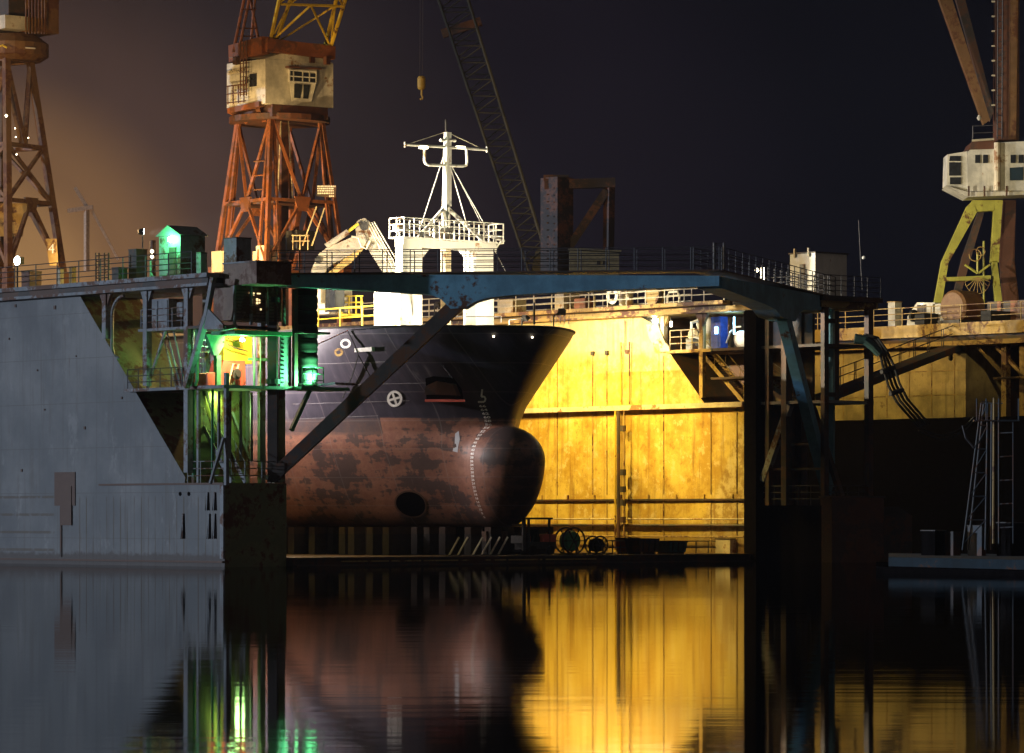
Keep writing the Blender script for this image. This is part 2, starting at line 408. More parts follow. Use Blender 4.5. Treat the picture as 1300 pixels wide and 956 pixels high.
# ---- left wing
lw = thing('wing_wall', 'blue grey left wing wall of the dock with rust streaks and sloping end', 'dock wall', D(0,2,-1))
ext([(0,-1),(0,4.28),(3.4,4.28),(12.9,14.35),(70,14.35),(70,-1)], .02, 4.0).build('wall_body', M['olive'], lw)
ext([(0.0,-1),(0.0,4.30),(3.4,4.30),(3.36,4.6),(12.75,14.35),(70,14.35),(70,-1)], 0, .018).build('side_plating', M['lwall'], lw)
m = MB(); m.dbox(.6,70,-.7,4.7,14.78,15.0); m.build('deck_edge', M['dockgrey'], lw)
m = MB(); m.dbox(.8,70,-.45,4.5,14.50,14.779); m.build('deck_girder_web', M['dockdark'], lw)
m = MB(); m.dbox(.7,70,-.6,4.6,14.352,14.499); m.build('deck_girder_flange', M['dockgrey'], lw)
# seam ledge at the step and belting at the water
m = MB(); m.dbox(.0,10.9,-.10,-.001,4.20,4.30); m.build('ledge', M['patchrust'], lw)
m = MB(); m.dbox(-.02,40,-.16,-.001,.20,.30); m.build('belting', M['patchrust'], lw)
m = MB(); m.dbox(-.04,.25,-.12,-.001,.42,4.18); m.build('corner_post', M['dockgrey'], lw)
# rust plate
xa0, xa1 = a_at(96,0), a_at(70,0)
m = MB(); m.dbox(xa0,xa1,-.05,-.001,3.15,4.95); m.build('rust_plate', M['patchrust'], lw)
m = MB(); m.dbox(a_at(92,0),a_at(78,0),-.09,-.051,2.1,4.2); m.build('rust_plate', M['patchrust'], lw)
m = MB(); m.dbox(a_at(79,0),a_at(77,0),-.06,-.001,.4,3.1); m.build('drain_pipe', M['dockdark'], lw)
# mooring recesses: dark slotted ladders in the skirt
for (px, y0, y1) in ((233,652,684),(264,625,648),(273,625,648),(266,652,684),(273,652,684)):
    a = a_at(px,0); m = MB(); z0=z_at(y1,a,0); z1=z_at(y0,a,0)
    m.prism([D(a+.22,-.03,z0),D(a-.16,-.03,z0),D(a-.10,-.03,z1),D(a+.02,-.03,z1)], VB*.028); o=m.build('mooring_recess', M['void'], lw)
    MB().bar(D(a+.05,-.05,z0),D(a-.03,-.05,z1),.05).build('recess_bar', M['dockgrey'], o)
for px in (229,240):
    a=a_at(px,0); MB().lathe(D(a,-.001,z_at(627,a,0)), [(.11,0),(.11,.03)], -VB, 12).build('bolt_hole', M['void'], lw)
# small rust scabs / lugs
for (px,py,k) in ((20,388,1),(70,390,1.3),(48,470,.6),(155,505,.8),(57,520,.6),(108,543,1),(28,597,.9),(12,430,.7),(97,452,.5)):
    a=a_at(px,0); z=z_at(py,a,0); MB().dbox(a-.07*k,a+.07*k,-.05,-.001,z-.09*k,z+.07*k).build('lug', M['patchrust'], lw)
# ---- right wing
rw = thing('wing_wall', 'yellow floodlit right wing wall of the dock beside the ship', 'dock wall', D(0,39.6,-1))
ext([(0,-1),(0,9.1),(3.6,9.1),(6.7,12.3),(6.9,12.75),(7.6,13.7),(9.0,14.35),(70,14.35),(70,-1)], 37.62, 41.6).build('wall_body', M['dockdark'], rw)
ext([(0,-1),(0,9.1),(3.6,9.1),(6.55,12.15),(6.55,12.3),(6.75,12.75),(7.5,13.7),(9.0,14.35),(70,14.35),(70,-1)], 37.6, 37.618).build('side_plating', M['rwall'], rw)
m = MB(); m.dbox(1.2,70,36.7,37.3,14.78,15.0); m.build('deck_edge', M['ochre'], rw)
m = MB(); m.dbox(-6.2,70,37.302,42.2,14.72,15.0); m.build('deck_plate', M['dockdark'], rw)
m = MB(); m.dbox(-6.0,70,37.4,42.0,14.352,14.718); m.build('deck_girder_web', M['ochre'], rw)
m = MB(); m.dbox(-2,70,37.0,37.398,14.36,14.46); m.build('deck_girder_flange', M['ochre'], rw)
m = MB(); m.dbox(-.02,70,37.05,37.598,9.02,9.14); m.dbox(-.02,70,37.05,37.10,8.85,9.018); m.build('belt_shelf', M['cream'], rw)
m = MB(); m.dbox(-.02,70,37.45,37.598,3.50,3.60); m.build('lower_belt', M['dockdark'], rw)
for k in range(9):
    a = 1.2+k*2.35; MB().dbox(a,a+.1,37.5,37.598,3.6,3.85).build('belt_bracket', M['ochre'], rw)
MB().tube([D(-.02,37.3,2.42),D(70,37.3,2.42)],.05,6).build('service_pipe', M['cream'], rw)
MB().tube([D(-.02,37.42,2.05),D(70,37.42,2.05)],.09,6).build('service_pipe', M['dockdark'], rw)
MB().tube([D(-.02,37.2,1.4),D(70,37.2,1.4)],.05,6).build('service_pipe', M['ochre'], rw)
for (px, zt, w) in ((707,12.9,.05),(752,12.2,.05),(770,12.4,.05),(842,12.0,.06),(902,8.8,.06),(935,8.8,.05)):
    a=a_at(px,37.55)
    MB().dbox(a-w/2,a+w/2,37.55,37.599,9.16,zt).build('seam_bar', M['ochre'], rw) if zt>9.2 else None
    MB().dbox(a-w/2,a+w/2,37.55,37.599,3.87,8.84).build('seam_bar', M['ochre'], rw)
    MB().dbox(a-w/2,a+w/2,37.55,37.599,.5,3.49).build('seam_bar', M['ochre'], rw)
for px,mm,r in ((787,'yellow',.06),(791,'dockdark',.11),(798,'ochre',.05)):
    a=a_at(px,37.35); 
    if px!=791: MB().tube([D(a,37.42,9.2),D(a,37.42,12.9)],r,8).build('riser_pipe', M[mm], rw)
    else: MB().tube([D(a,37.5,12.3),D(a,37.5,14.2)],.03,8).build('riser_pipe', M['dockdark'], rw)
    MB().tube([D(a,36.98,.5),D(a,36.98,8.8)],r,8).build('riser_pipe', M[mm], rw)
a=a_at(791,37)
for z in (7.6,5.0,4.0,3.2,2.2): MB().tube([D(a,36.98,z),D(a,36.98,z+.35)],.19,8).build('pipe_flange', M['dockdark'], rw)
for px in (707,752,770,796,842,842):
    a=a_at(px,37.5); MB().dbox(a-.12,a+.12,37.45,37.549,12.2,12.45).build('lug', M['dockdark'], rw)
# white bracket where the plating ends and mid-deck edge
pl = lambda px,py: PA(px,py,37.55)
m=MB(); m.prism([pl(836,412),pl(841,423),pl(846,435),pl(851,440),pl(852,446),pl(838,447),pl(826,430),pl(822,412)],VB*-.12); m.build('end_bracket', M['cream'], rw)
for (b,w) in ((37.7,.28),):
    for px,y0,y1 in ((843,392,444),(892,392,505)):
        a=a_at(px,b); z0=z_at(y1,a,b); z1=14.35
        m=MB(); m.bar(D(a,b,z0),D(a,b,z1),w,.3); m.build('frame_column', M['ochre'] if px>850 else M['cream'], rw)
        m=MB(); m.prism([D(a-.5,b-.1,z1),D(a+.5,b-.1,z1),D(a+.14,b-.1,z1-.6),D(a-.14,b-.1,z1-.6)],VB*.2); m.build('haunch', M['ochre'], rw)
a0=-5.8;
m=MB(); m.dbox(3.0,6.7,37.5,41.6,12.12,12.3); m.build('mid_deck', M['ochre'], rw)
m=MB(); m.dbox(-6,2.99,37.6,41.6,12.14,12.3); m.build('mid_deck', M['dockdark'], rw)
m=MB(); m.dbox(-.9,3.2,37.7,41.5,10.5,10.62); m.build('landing', M['dockdark'], rw)
m=MB(); m.dbox(-6,-.02,37.62,41.6,8.95,9.12); m.build('lower_deck', M['dockgrey'], rw)
# dark bulkhead behind the open bays
m=MB(); m.dbox(-1.5,9,41.3,41.5,9.2,14.3); m.build('bulkhead', M['dockdark'], rw)
# tower end beyond the plating, base and buttress coloured black for shade
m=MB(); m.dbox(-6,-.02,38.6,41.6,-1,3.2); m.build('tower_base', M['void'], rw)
MB().dbox(-1.0,-.03,37.2,38.1,-1,14.34).build('end_buttress', M['void'], rw)  # pillar widened to cut the floodlight, its black stands for shade
for (a,b,z0,w,h) in ((-1.5,37.75,3.2,.3,.35),(-2.9,37.75,3.2,.4,.5),(-5.85,37.8,3.2,.3,.35),(-5.85,41.4,3.2,.35,.4),(-3,41.4,9.1,.5,.6),(-.5,41.4,3.2,.5,.5)):
    MB().bar(D(a,b,z0),D(a,b,14.34),w,h).build('tower_column', M['dockdark'], rw)
m=MB(); m.bar(D(-1.1,37.7,4.6),D(-3.2,37.7,8.9),.35,.4); m.build('tower_brace', M['dockgrey'], rw)
m=MB(); m.bar(D(-5.7,39.5,3.3),D(-3.2,39.5,8.9),.3,.3); m.build('tower_brace', M['dockdark'], rw)
for z in (5.2,6.6): MB().dbox(-6,-.5,37.9,38.0,z,z+.12).build('tower_girt', M['dockdark'], rw)

# ---- left wing: end tower (columns, platforms)
tw = thing('access_tower', 'open steel access tower at the green lit end of the left wing wall', 'access tower', D(1.5,2,4.3))
def col(px, y0, y1, b, w, mat='dockgrey', a=None, name='column', h=None):
    a = a_at(px,b) if a is None else a
    return MB().bar(D(a,b,z_at(y1,a,b)),D(a,b,z_at(y0,a,b)),w,h or w).build(name, M[mat], tw)
def haunch(px, b, z1=14.35, d=.7):
    a=a_at(px,b); return MB().prism([D(a-.5,b-.09,z1),D(a+.5,b-.09,z1),D(a+.16,b-.09,z1-d),D(a-.16,b-.09,z1-d)],VB*.18).build('haunch', M['dockgrey'], tw)
for px,y1 in ((135,430),(187,490),(239,600)):
    col(px,362,y1,-.05,.34); haunch(px,-.05)
# curved portal gusset between first two columns
aL,aR = a_at(137,-.02),a_at(186,-.02)
pts=[]
for k in range(9):
    t=math.pi/2*k/8; pts.append(D(aL-.25-1.2*(1-math.sin(t)) if False else aL-.2-1.1*(1-math.cos(t)),.1,14.2-1.1+1.1*math.sin(t)))
MB().tube(pts,.09,6).build('portal_rib', M['dockgrey'], tw)
MB().tube([D(aL-.2,.1,13.1),D(aL-.2,.1,11.5),D(aL-.35,.1,11.1),D(aL-.8,.1,10.9)],.09,6).build('portal_rib', M['dockgrey'], tw)
# inner columns (far side of the wing)
for px,y0,y1,mat in ((190,362,490,'dockgrey'),(262,362,600,'dockgrey'),(332,400,605,'dockgrey'),(345,362,600,'dockdark')):
    a=a_at(px,3.8); MB().bar(D(a,3.8,4.3),D(a,3.8,14.35),.3).build('column', M[mat], tw)
m=MB(); m.dbox(2.9,7.2,-.2,4,12.22,12.36); m.build('platform', M['dockgrey'], tw)
m=MB(); m.dbox(.5,2.89,-.2,4,12.22,12.36); m.build('platform', M['dockdark'], tw)
m=MB(); m.dbox(-.4,8.2,-.35,4.1,9.1,9.26); m.build('platform', M['dockgrey'], tw)
m=MB(); m.dbox(-1.1,.9,4.11,7.3,9.1,9.26); m.build('platform', M['greenpaint'], tw)
m=MB(); m.dbox(-1.1,.9,4.11,6.0,12.0,12.1); m.build('platform', M['dockdark'], tw)
m=MB(); m.dbox(-.6,1.4,.2,3.9,11.85,12.05); m.build('ceiling_beam', M['greenpaint'], tw)
# kinked blue brace with gusset plate
m=MB(); bA=-.75
m.bar(PA(271,352,bA),PA(262,402,bA),.26,.24); m.bar(PA(262,402,bA),PA(236,492,bA),.3,.26); m.build('kinked_brace', M['dockgrey'], tw)
m=MB(); m.prism([PA(264,392,bA-.16),PA(283,412,bA-.16),PA(283,418,bA-.16),PA(258,418,bA-.16)],VB*.1); m.build('gusset_plate', M['dockgrey'], tw)
m=MB(); m.bar(PA(281,418,-.2),PA(300,414,-.2),.15,.2); m.build('gusset_arm', M['dockgrey'], tw)
# dark plant room under the deck
m=MB(); m.dbox(-.1,1.6,.5,3.6,12.6,14.34); m.build('plant_room', M['plantbrown'], tw)
for (b,z,w,h) in ((1.5,13.95,.12,.10),(1.75,13.9,.06,.14),(2.0,13.95,.2,.08),(1.62,13.5,.07,.2),(1.95,13.42,.10,.34),(2.12,13.5,.06,.2),(1.6,13.1,.08,.12),(2.2,13.15,.07,.1)):
    MB().dbox(-.145,-.102,b,b+w,z,z+h).build('plant_room_window', M['lampdim'], tw)
# deep post with brace at the outer corner
a=-.25
MB().bar(PB(287.5,616,a),PB(287.5,473,a),.2,.2).build('outer_post', M['dockgrey'], tw)
MB().bar(PB(267,614,a),PB(284,556,a),.14,.14).build('outer_post_brace', M['dockgrey'], tw)
# lower bay: bulkheads with stiffeners
m=MB(); m.dbox(3.0,3.2,.3,3.9,4.3,9.1); m.build('bay_bulkhead', M['olive'], tw)
for b in (.7,1.4,2.1,2.8,3.4): MB().bar(D(1.4,b,5.4),D(1.4,b,9.0),.08,.14).build('stiffener', M['dockgrey'], tw)
m=MB(); m.dbox(.1,.3,3.3,4.0,4.3,9.1); m.build('inner_corner_plate', M['olive'], tw)
m=MB(); m.bar(D(-.4,4.0,7.0),D(-.4,5.2,9.1),.18,.2); m.build('platform_knee', M['greenpaint'], tw)
# pipes
MB().tube([D(2.6,.2,12.2),D(2.6,.2,9.6),D(2.9,.2,9.0),D(2.9,.2,4.6)],.09,8).build('pipe', M['greenpaint'], tw)
MB().tube([D(2.2,.9,9.1),D(2.2,.9,4.4)],.08,8).build('pipe', M['greenpaint'], tw)
MB().tube([D(.9,2.6,12),D(.9,2.6,9.3)],.06,8).build('pipe', M['greenpaint'], tw)
MB().tube([D(.9,3.0,12),D(.9,3.0,9.3)],.04,8).build('pipe', M['greenpaint'], tw)
MB().tube([D(5.5,.4,12.2),D(4.3,.4,9.3)],.05,6).build('diagonal_pipe', M['dockgrey'], tw)
MB().tube([D(5.9,.4,12.2),D(4.7,.4,9.3)],.05,6).build('diagonal_pipe', M['dockgrey'], tw)
MB().tube([D(4.9,.4,12.2),D(3.9,.4,9.3)],.05,6).build('diagonal_pipe', M['dockgrey'], tw)
# green lit panels (trunking) in the middle bay
m=MB(); m.prism([PB(262,424,1.9),PB(286,424,1.9),PB(284,440,1.9),PB(277,451,1.9),PB(272,451,1.9)],UA*.25); m.build('hopper', M['greenpaint'], tw)
m=MB(); q_=b_at(276,2.2); m.bar(D(2.2,q_,9.3),D(2.2,q_,10.9),.28,.28); m.build('hopper_leg', M['greenpaint'], tw)
# ladder plate beside the bridge post
lad = thing('rung_panel', 'white ladder panel glowing green beside the dark bridge post', 'ladder', D(.1,4.0,9.26))
b0=b_at(356,-.2); b1=b_at(370,-.2)
MB().dbox(-.2,-.1,b0,b1,9.27,11.98).build('panel', M['dockgrey'], lad)
for k in range(11): MB().dbox(-.24,-.202,b0+.05,b0+.2,9.45+k*.22,9.52+k*.22).build('rung_slot', M['void'], lad)
MB().bar(D(-.3,b1+.15,9.27),D(-.3,b1+.15,14.3),.22,.22).build('guide_post', M['dockdark'], lad)
# fender column of stacked rubber rings
fc = thing('fender_column', 'black ribbed rubber fender column standing on the green lit platform', 'fender', D(-.2,6.6,9.26))
bf=b_at(389,-.2)
for k in range(7):
    z=9.5+k*.75
    MB().lathe(D(-.2,bf,z), [(.54,0),(.58,.05),(.60,.2),(.58,.34),(.61,.4),(.60,.62),(.55,.73)], n=24).build('rubber_ring', M['black'], fc, smooth=True)
MB().lathe(D(-.2,bf,9.262), [(.72,0),(.72,.1),(.5,.24)], n=24).build('base_flange', M['darkmetal'], fc)
MB().tube([D(-.2,bf,9.5),D(-.2,bf,14.75)],.45,12).build('core', M['darkmetal'], fc)
MB().tube([PA(404,489,bf),PA(425,487,bf),PA(452,488,bf+2)],.07,6).build('mooring_arm', M['dockgrey'], fc)
# red winch in the tower bay
wn = thing('winch', 'red winch housing with pale frame on the tower platform', 'winch', D(3.6,3.0,9.26))
b=2.6
m=MB(); c=D(3.4,3.4,9.27)
m.prism([PB(264,489,2.2),PB(312,489,2.2),PB(311,458,2.2),PB(284,457,2.2),PB(280,472,2.2),PB(263,474,2.2)],UA*1.0); m.build('housing', M['red'], wn)
m=MB(); m.tube([PB(290,488,2.1),PB(297,488,2.1),PB(303,462,2.1),PB(296,462,2.1),PB(290,488,2.1)],.05,6); m.build('guard_frame', M['cream'], wn)
m=MB(); m.lathe(PB(300,475,1.9),[(.28,0),(.28,.08),(.16,.1),(.16,.22)],-UA,16); m.build('drum', M['darkmetal'], wn)
# yellow lit cabinet behind
cb = thing('control_cabinet', 'yellow cabinet glowing behind loose cables in the tower bay', 'cabinet', D(3,3.3,9.3))
m=MB(); m.dbox(2.4,2.9,b_at(284,2.4),b_at(320,2.4),10.5,11.95); m.build('cabinet_body', M['yellow'], cb)
MB().tube([PB(283,424,1.9),PB(290,430,1.9),PB(300,433,1.9),PB(312,428,1.9)],.03,5).build('cable', M['black'], cb)
MB().tube([PB(283,434,1.9),PB(296,441,1.9),PB(314,446,1.9)],.03,5).build('cable', M['black'], cb)
stairs('narrow stairs climbing inside the lower bay of the green tower', D(.6,.9,4.32), D(3.0,.9,7.2), .9, 9, 'dockgrey', VB)
stairs('stairs at the sloping end of the right wing wall below the landing', D(1.0,38.2,9.14), D(4.6,38.2,12.2), .9, 12, 'ochre', VB)
stairs('dim lower stairs under the landing beside the tower columns', D(-2.6,38.6,9.14), D(.2,38.6,10.55), .9, 7, 'dockgrey', VB)
G='railings along the dock walkways'
railing('railing on the upper green platform of the left tower', [D(7.0,-.15,12.36),D(2.9,-.15,12.36)], 1.0,3,1.2,'dockgrey',.025,G)
railing('railing on the middle platform of the left tower beside the slope', [D(8.0,-.3,9.26),D(3.2,-.3,9.26)], 1.0,3,.9,'railmetal',.025,G)
railing('railing in the lower bay of the left tower at the step', [D(3.2,.05,4.3),D(0,.05,4.3),D(-.02,3.5,4.3)], 1.1,3,1.2,'dockgrey',.025,G)
railing('green railing at the head of the platform beside the fender', [D(-1.05,4.2,9.26),D(-1.05,5.6,9.26)], 1.0,3,.8,'greenpaint',.025,G)
railing('long dark railing along the outer edge of the left deck', [D(24,-.6,15),D(2.0,-.6,15)], 1.15,4,2.0,'railmetal',.025,G)
railing('pale bay railing in front of the white machine on the right wing', [D(6.5,37.6,12.3),D(3.7,37.6,12.3)], 1.15,3,1.0,'cream',.028,G)
railing('floodlit cream railing along the inner deck edge of the right wing', [D(34,36.8,15),D(1.2,36.8,15)], 1.15,3,1.6,'railpale',.03,G)
railing('second cream railing behind the first on the right wing deck', [D(36,40.8,15),D(8,40.8,15)], 1.15,3,1.6,'railpale',.03,G)
railing('dim railing around the end of the right wing deck', [D(1.0,37.4,15),D(-6.1,37.4,15),D(-6.1,42.1,15)], 1.15,4,1.1,'railmetal',.025,G)
railing('faint railing on the tower base of the right wing', [D(-.9,37.8,3.2),D(-5.9,37.8,3.2),D(-5.9,41.5,3.2)], 1.1,3,1.0,'railmetal',.02,G)

# louvres and frames round the plant room
for k in range(9): MB().bar(D(-.16,.55,12.75+k*.17),D(-.16,3.55,12.75+k*.17),.05,.04).build('louvre', M['dockdark'], tw)
for b in (.45,1.5,2.55,3.65): MB().bar(D(-.25,b,12.37),D(-.25,b,14.34),.12).build('frame_post', M['dockgrey'], tw)
# more open scaffolding: green columns, braces and girts in the bays
for a,b in ((5.0,1.8),(3.2,.2)): MB().bar(D(a,b,9.27),D(a,b,12.2),.18).build('column', M['dockgrey'], tw)
for a,b in ((2.4,.15),(2.9,3.7)): MB().bar(D(a,b,4.31),D(a,b,9.09),.16).build('column', M['dockgrey'], tw)
for p,q in (((6.8,.1,9.3),(5.2,.1,12.2)),((2.9,1.0,9.0),(2.6,2.6,4.4)),((2.9,2.2,9.0),(2.6,3.6,5.6))): MB().bar(D(*p),D(*q),.12).build('cross_brace', M['dockgrey'], tw)
MB().bar(D(1.4,2.6,10.7),D(1.4,3.9,10.7),.12,.14).build('girt', M['greenpaint'], tw)
for k in range(6): MB().tube([D(4.6-k*.25,1.2,12.2),D(4.2-k*.25,1.0,9.3)],.025,5).build('hanging_cable', M['railmetal'], tw)
stairs('steep stairs between the two green lit platforms of the left tower', D(6.6,2.0,9.28), D(4.4,2.0,12.2), .8, 10, 'dockgrey', VB)
t=thing('cable_drum','orange painted cable drum on the green lit platform of the left tower','cable drum',D(4.4,.9,9.27))
MB().lathe(D(4.4,.9,9.8),[(.52,-.4),(.52,-.34),(.34,-.33),(.34,.33),(.52,.34),(.52,.4)],VB,18).build('drum_body',M['rust'],t); MB().box(D(4.4,.9,9.27),1.0,.7,.12).build('drum_cradle',M['dockdark'],t)
# ================================================================== SWING BRIDGES
def line_pt(px, P, Q):
    k=(px-CX)/F; P=V(P); Q=V(Q); d=Q-P; t=(k*P.y-P.x)/(d.x-k*d.y); return P+d*t
def on_line(px, py, P, Q):
    p=line_pt(px,P,Q); return V((p.x,p.y,CH+(HY-py)/F*p.y))
def bridge(label, P, Q, outline, brace, post, thick, mat, bw, bmat):
    P=V(P); Q=V(Q); d=(Q-P).normalized(); nrm=V((-d.y,d.x,0))
    if nrm.y<0: nrm=-nrm
    t=thing('swing_bridge', label, 'swing bridge', V((P.x,P.y,post[1])), 'swing bridges at the end of the dock')
    MB().prism([on_line(x,y,P,Q) for x,y in outline], nrm*thick).build('girder', M[mat], t)
    s=P-d*.2-nrm*.08; e=Q+d*.02-nrm*.08; w=nrm*(thick+.5)
    MB().hexa([V((p.x,p.y,z)) for z in (15.012,15.09) for p in (s,e,e+w,s+w)]).build('walkway', M['dockdark'], t)
    (b0,b1)=brace
    p0=on_line(*b0,P,Q)+nrm*.35; p1=on_line(*b1,P,Q)+nrm*.35
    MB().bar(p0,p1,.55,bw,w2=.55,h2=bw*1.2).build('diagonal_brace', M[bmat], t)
    pp=V((P.x,P.y,0))+nrm*.35
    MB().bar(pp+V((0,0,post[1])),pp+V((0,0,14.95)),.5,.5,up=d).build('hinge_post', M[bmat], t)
    for z in (post[1]+.1,9.4,13.6): MB().lathe(pp+V((0,0,z)),[(.40,0),(.40,.25)],n=14).build('hinge_collar', M['darkmetal'], t)
    return nrm
M['railgrey']=plain('grey_weld_steel',(.22,.21,.22),.6)
M['browngrey']=steel('brown_grey_brace',(.055,.042,.036),thr=.6)  # left brace and hinge post browner and darker than the girder
HL=PX(345,349,199.9); HL.z=15; TL=PX(913,349,197.0); TL.z=15
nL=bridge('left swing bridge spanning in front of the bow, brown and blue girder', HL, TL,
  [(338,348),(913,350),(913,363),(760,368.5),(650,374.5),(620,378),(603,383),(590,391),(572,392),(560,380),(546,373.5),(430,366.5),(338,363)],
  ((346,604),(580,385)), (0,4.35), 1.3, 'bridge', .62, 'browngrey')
HR=PX(1061,380,222); HR.z=15; TR=PX(917,352,197.4); TR.z=15
nR=bridge('right swing bridge reaching from the right tower towards its mate at the tip', HR, TR,
  [(1075,381),(1060,378.5),(917,351.5),(917,366),(946,376.5),(972,386.5),(985,393),(992,402),(1010,408),(1016,396),(1022,392.5),(1075,394)],
  ((1058,622),(1002,400)), (0,3.9), 1.3, 'bridge', .75, 'bridge')
for nm,P,Q,n in (('left',HL,TL,nL),('right',HR,TR,nR)):
    for s,w in (('near',0.02),('far',1.5)):
        p=V((P.x,P.y,15.09))+n*w; q=V((Q.x,Q.y,15.09))+n*w
        railing(f'dark {s} side railing of the {nm} swing bridge walkway', [p,q] if nm=='left' else [q,p], 1.15, 4, 1.45, 'railmetal', .024, G)
MB()
gt=thing('bridge_gate','small double gate posts where the two swing bridges meet','gate',V((TL.x,TL.y,15.09)))
for dx in (-.25,.25):
    MB().bar(V((TL.x+dx,TL.y+.1,15.1)),V((TL.x+dx,TL.y+.1,16.45)),.1).build('gate_post',M['railmetal'],gt)
for z in (15.5,16.0,16.4): MB().bar(V((TL.x-.25,TL.y+.1,z)),V((TL.x+.25,TL.y+.1,z)),.04).build('gate_bar',M['railmetal'],gt)

# ================================================================== SHIP
BC=20.8; ZK=2.0; ZT=12.85
prof=[(694,411),(690,424),(683,440),(673,462),(659,492),(649,514),(645,530),(643,548)]
PR=[(z_at(y,a_at(x,BC),BC),a_at(x,BC)) for x,y in prof]; PR.sort()
PR=[(1.9,3.4),(4,2.6),(6.5,1.9)]+PR
def stem(z):
    if z<=PR[0][0]: return PR[0][1]
    for (z0,s0),(z1,s1) in zip(PR,PR[1:]):
        if z<=z1: return s0+(s1-s0)*(z-z0)/(z1-z0)
    return PR[-1][1]
def lerp(a,b,t): return a+(b-a)*max(0,min(1,t))
def h_main(s,z):
    s0=stem(z)
    if s<=s0: return 0
    x=s-s0; tz=(z-ZK)/(ZT-ZK); Le=lerp(17,10.5,tz); n=lerp(1.7,2.2,tz)
    B=8.2; R=1.9; d=z-ZK
    if d<R: B=B-R+math.sqrt(max(0,R*R-(R-d)**2))
    t=min(1,x/Le); f=1-(1-t)**n
    r=lerp(.25,.68,tz); nose=r*math.sqrt(max(0,1-(1-min(1,x/r))**2))*(1-t)
    return min(B, B*f+nose)
def h_bulb(s,z):
    zc=5.6; e=(z-zc)/1.98 if z>zc else (z-zc)/3.75
    if abs(e)>=1: return 0
    tip=-.28+ (0.25*(zc-z)/3 if z<zc else 0); sc=2.4; L=sc-tip
    ee=math.sqrt(1-e*e)
    if s>=sc: return 2.15*ee*max(0,1-(s-sc)/14)
    q=(sc-s)/L; v=1-e*e-q**2.3
    return 2.15*math.sqrt(v) if v>0 else 0
def hh(s,z):
    a,b=h_main(s,z),h_bulb(s,z); p=3.2
    return (a**p+b**p)**(1/p) if a+b>0 else 0
def s_first(z):
    s=stem(z); zc=5.6; e=(z-zc)/1.98 if z>zc else (z-zc)/3.75
    if abs(e)<1:
        tip=-.28+(0.25*(zc-z)/3 if z<zc else 0); s=min(s,2.4-(2.4-tip)*(1-e*e)**(1/2.3))
    return s
ship=thing('cargo_ship','dark hulled ship with red antifouling and a bulbous bow in the dry dock','ship',D(10,BC,ZK))
zs=[ZK+.001]+[ZK+(ZT-ZK)*i/110 for i in range(1,111)]
def side_grid(sgn):
    P=[]
    for z in zs:
        row=[]; s0=s_first(z)
        for j in range(91):
            s=s0+(48-s0)*(j/90)**2.4
            row.append(D(s,BC+sgn*hh(s,z),z))
        P.append(row)
    return P
gS=side_grid(-1); gP=side_grid(1)
m=MB(); m.grid(gS); m.grid(gP)
m.grid([gS[0],gP[0]]); m.grid([[r[-1] for r in gS],[r[-1] for r in gP]])
hull=m.build('hull',M['hull'],ship,smooth=True)
import bmesh as _b
bm=_b.new(); bm.from_mesh(hull.data); _b.ops.remove_doubles(bm,verts=bm.verts,dist=.004); _b.ops.recalc_face_normals(bm,faces=bm.faces); bm.to_mesh(hull.data); bm.free()
for p in hull.data.polygons: p.use_smooth=True
# deck with bulwark inside
rowS=[];rowP=[]
for j in range(60):
    s=s_first(12)+.5+(46-s_first(12))*(j/59)**2; h=max(.02,hh(s,12)-.12); rowS.append(D(s,BC-h,11.95)); rowP.append(D(s,BC+h,11.95))
MB().grid([rowS,rowP]).build('deck',M['dockgrey'],ship)
cap=[]
for sg in (1,-1):
    q=[j for j in range(0,91,3)]; cap+= [D(s_first(ZT)+(48-s_first(ZT))*(j/90)**2.4,BC+sg*hh(s_first(ZT)+(48-s_first(ZT))*(j/90)**2.4,ZT),ZT) for j in (q[::-1] if sg==1 else q[1:])]
MB().tube(cap,.07,6).build('bulwark_rail',M['black'],ship)
def hp(s,z,off=.025,sg=-1):
    e=.05; h=hh(s,z); ds=(hh(s+e,z)-hh(s-e,z))/(2*e); dz=(hh(s,z+e)-hh(s,z-e))/(2*e)
    p=D(s,BC+sg*h,z); nn=(VB*sg-UA*ds-V((0,0,dz))).normalized(); return p+nn*off
def find_s(px,py,sg=-1):
    best=None; lo=None
    s=-2.5
    z=z_at(py,3,BC)
    for it in range(3):
        s0=s_first(z)+.02; prev=None; got=None
        for k in range(800):
            s=s0+k*.025; p=D(s,BC+sg*hh(s,z),z); x=CX+p.x/p.y*F
            if prev is not None and (prev-px)*(x-px)<=0: got=s; break
            prev=x
        s=got if got is not None else s0+1
        p=D(s,BC+sg*hh(s,z),z); z=CH+(HY-py)/F*p.y
    return s,z
def kx_(s,z):
    p=hp(s,z); q=hp(s+.05,z); r=hp(s,z); dpx=abs((q.x/q.y-p.x/p.y)*F)/.05
    return 23.0/max(8,dpx)
def shear_(s,z):
    f=lambda p: p.x/p.y
    p=hp(s,z); ds=f(hp(s+.05,z))-f(p); dz=f(hp(s,z+.05))-f(p)
    return max(-2.5,min(2.5,-dz/ds if abs(ds)>1e-9 else 0))
def decal_strip(m,pts,s,z,w,close=False):
    """stroke along (x right, y up) metres mapped on the starboard side"""
    n=len(pts); kk=kx_(s,z); sh=shear_(s,z)
    for i in range(n if close else n-1):
        x0,y0=pts[i]; x1,y1=pts[(i+1)%n]; L=math.hypot(x1-x0,y1-y0); nx,ny=-(y1-y0)/L*w/2,(x1-x0)/L*w/2
        q=[(x0+nx,y0+ny),(x1+nx,y1+ny),(x1-nx,y1-ny),(x0-nx,y0-ny)]
        b=len(m.v); m.v+=[hp(s-x*kk+y*sh,z+y) for x,y in q]; m.f.append([b,b+1,b+2,b+3])
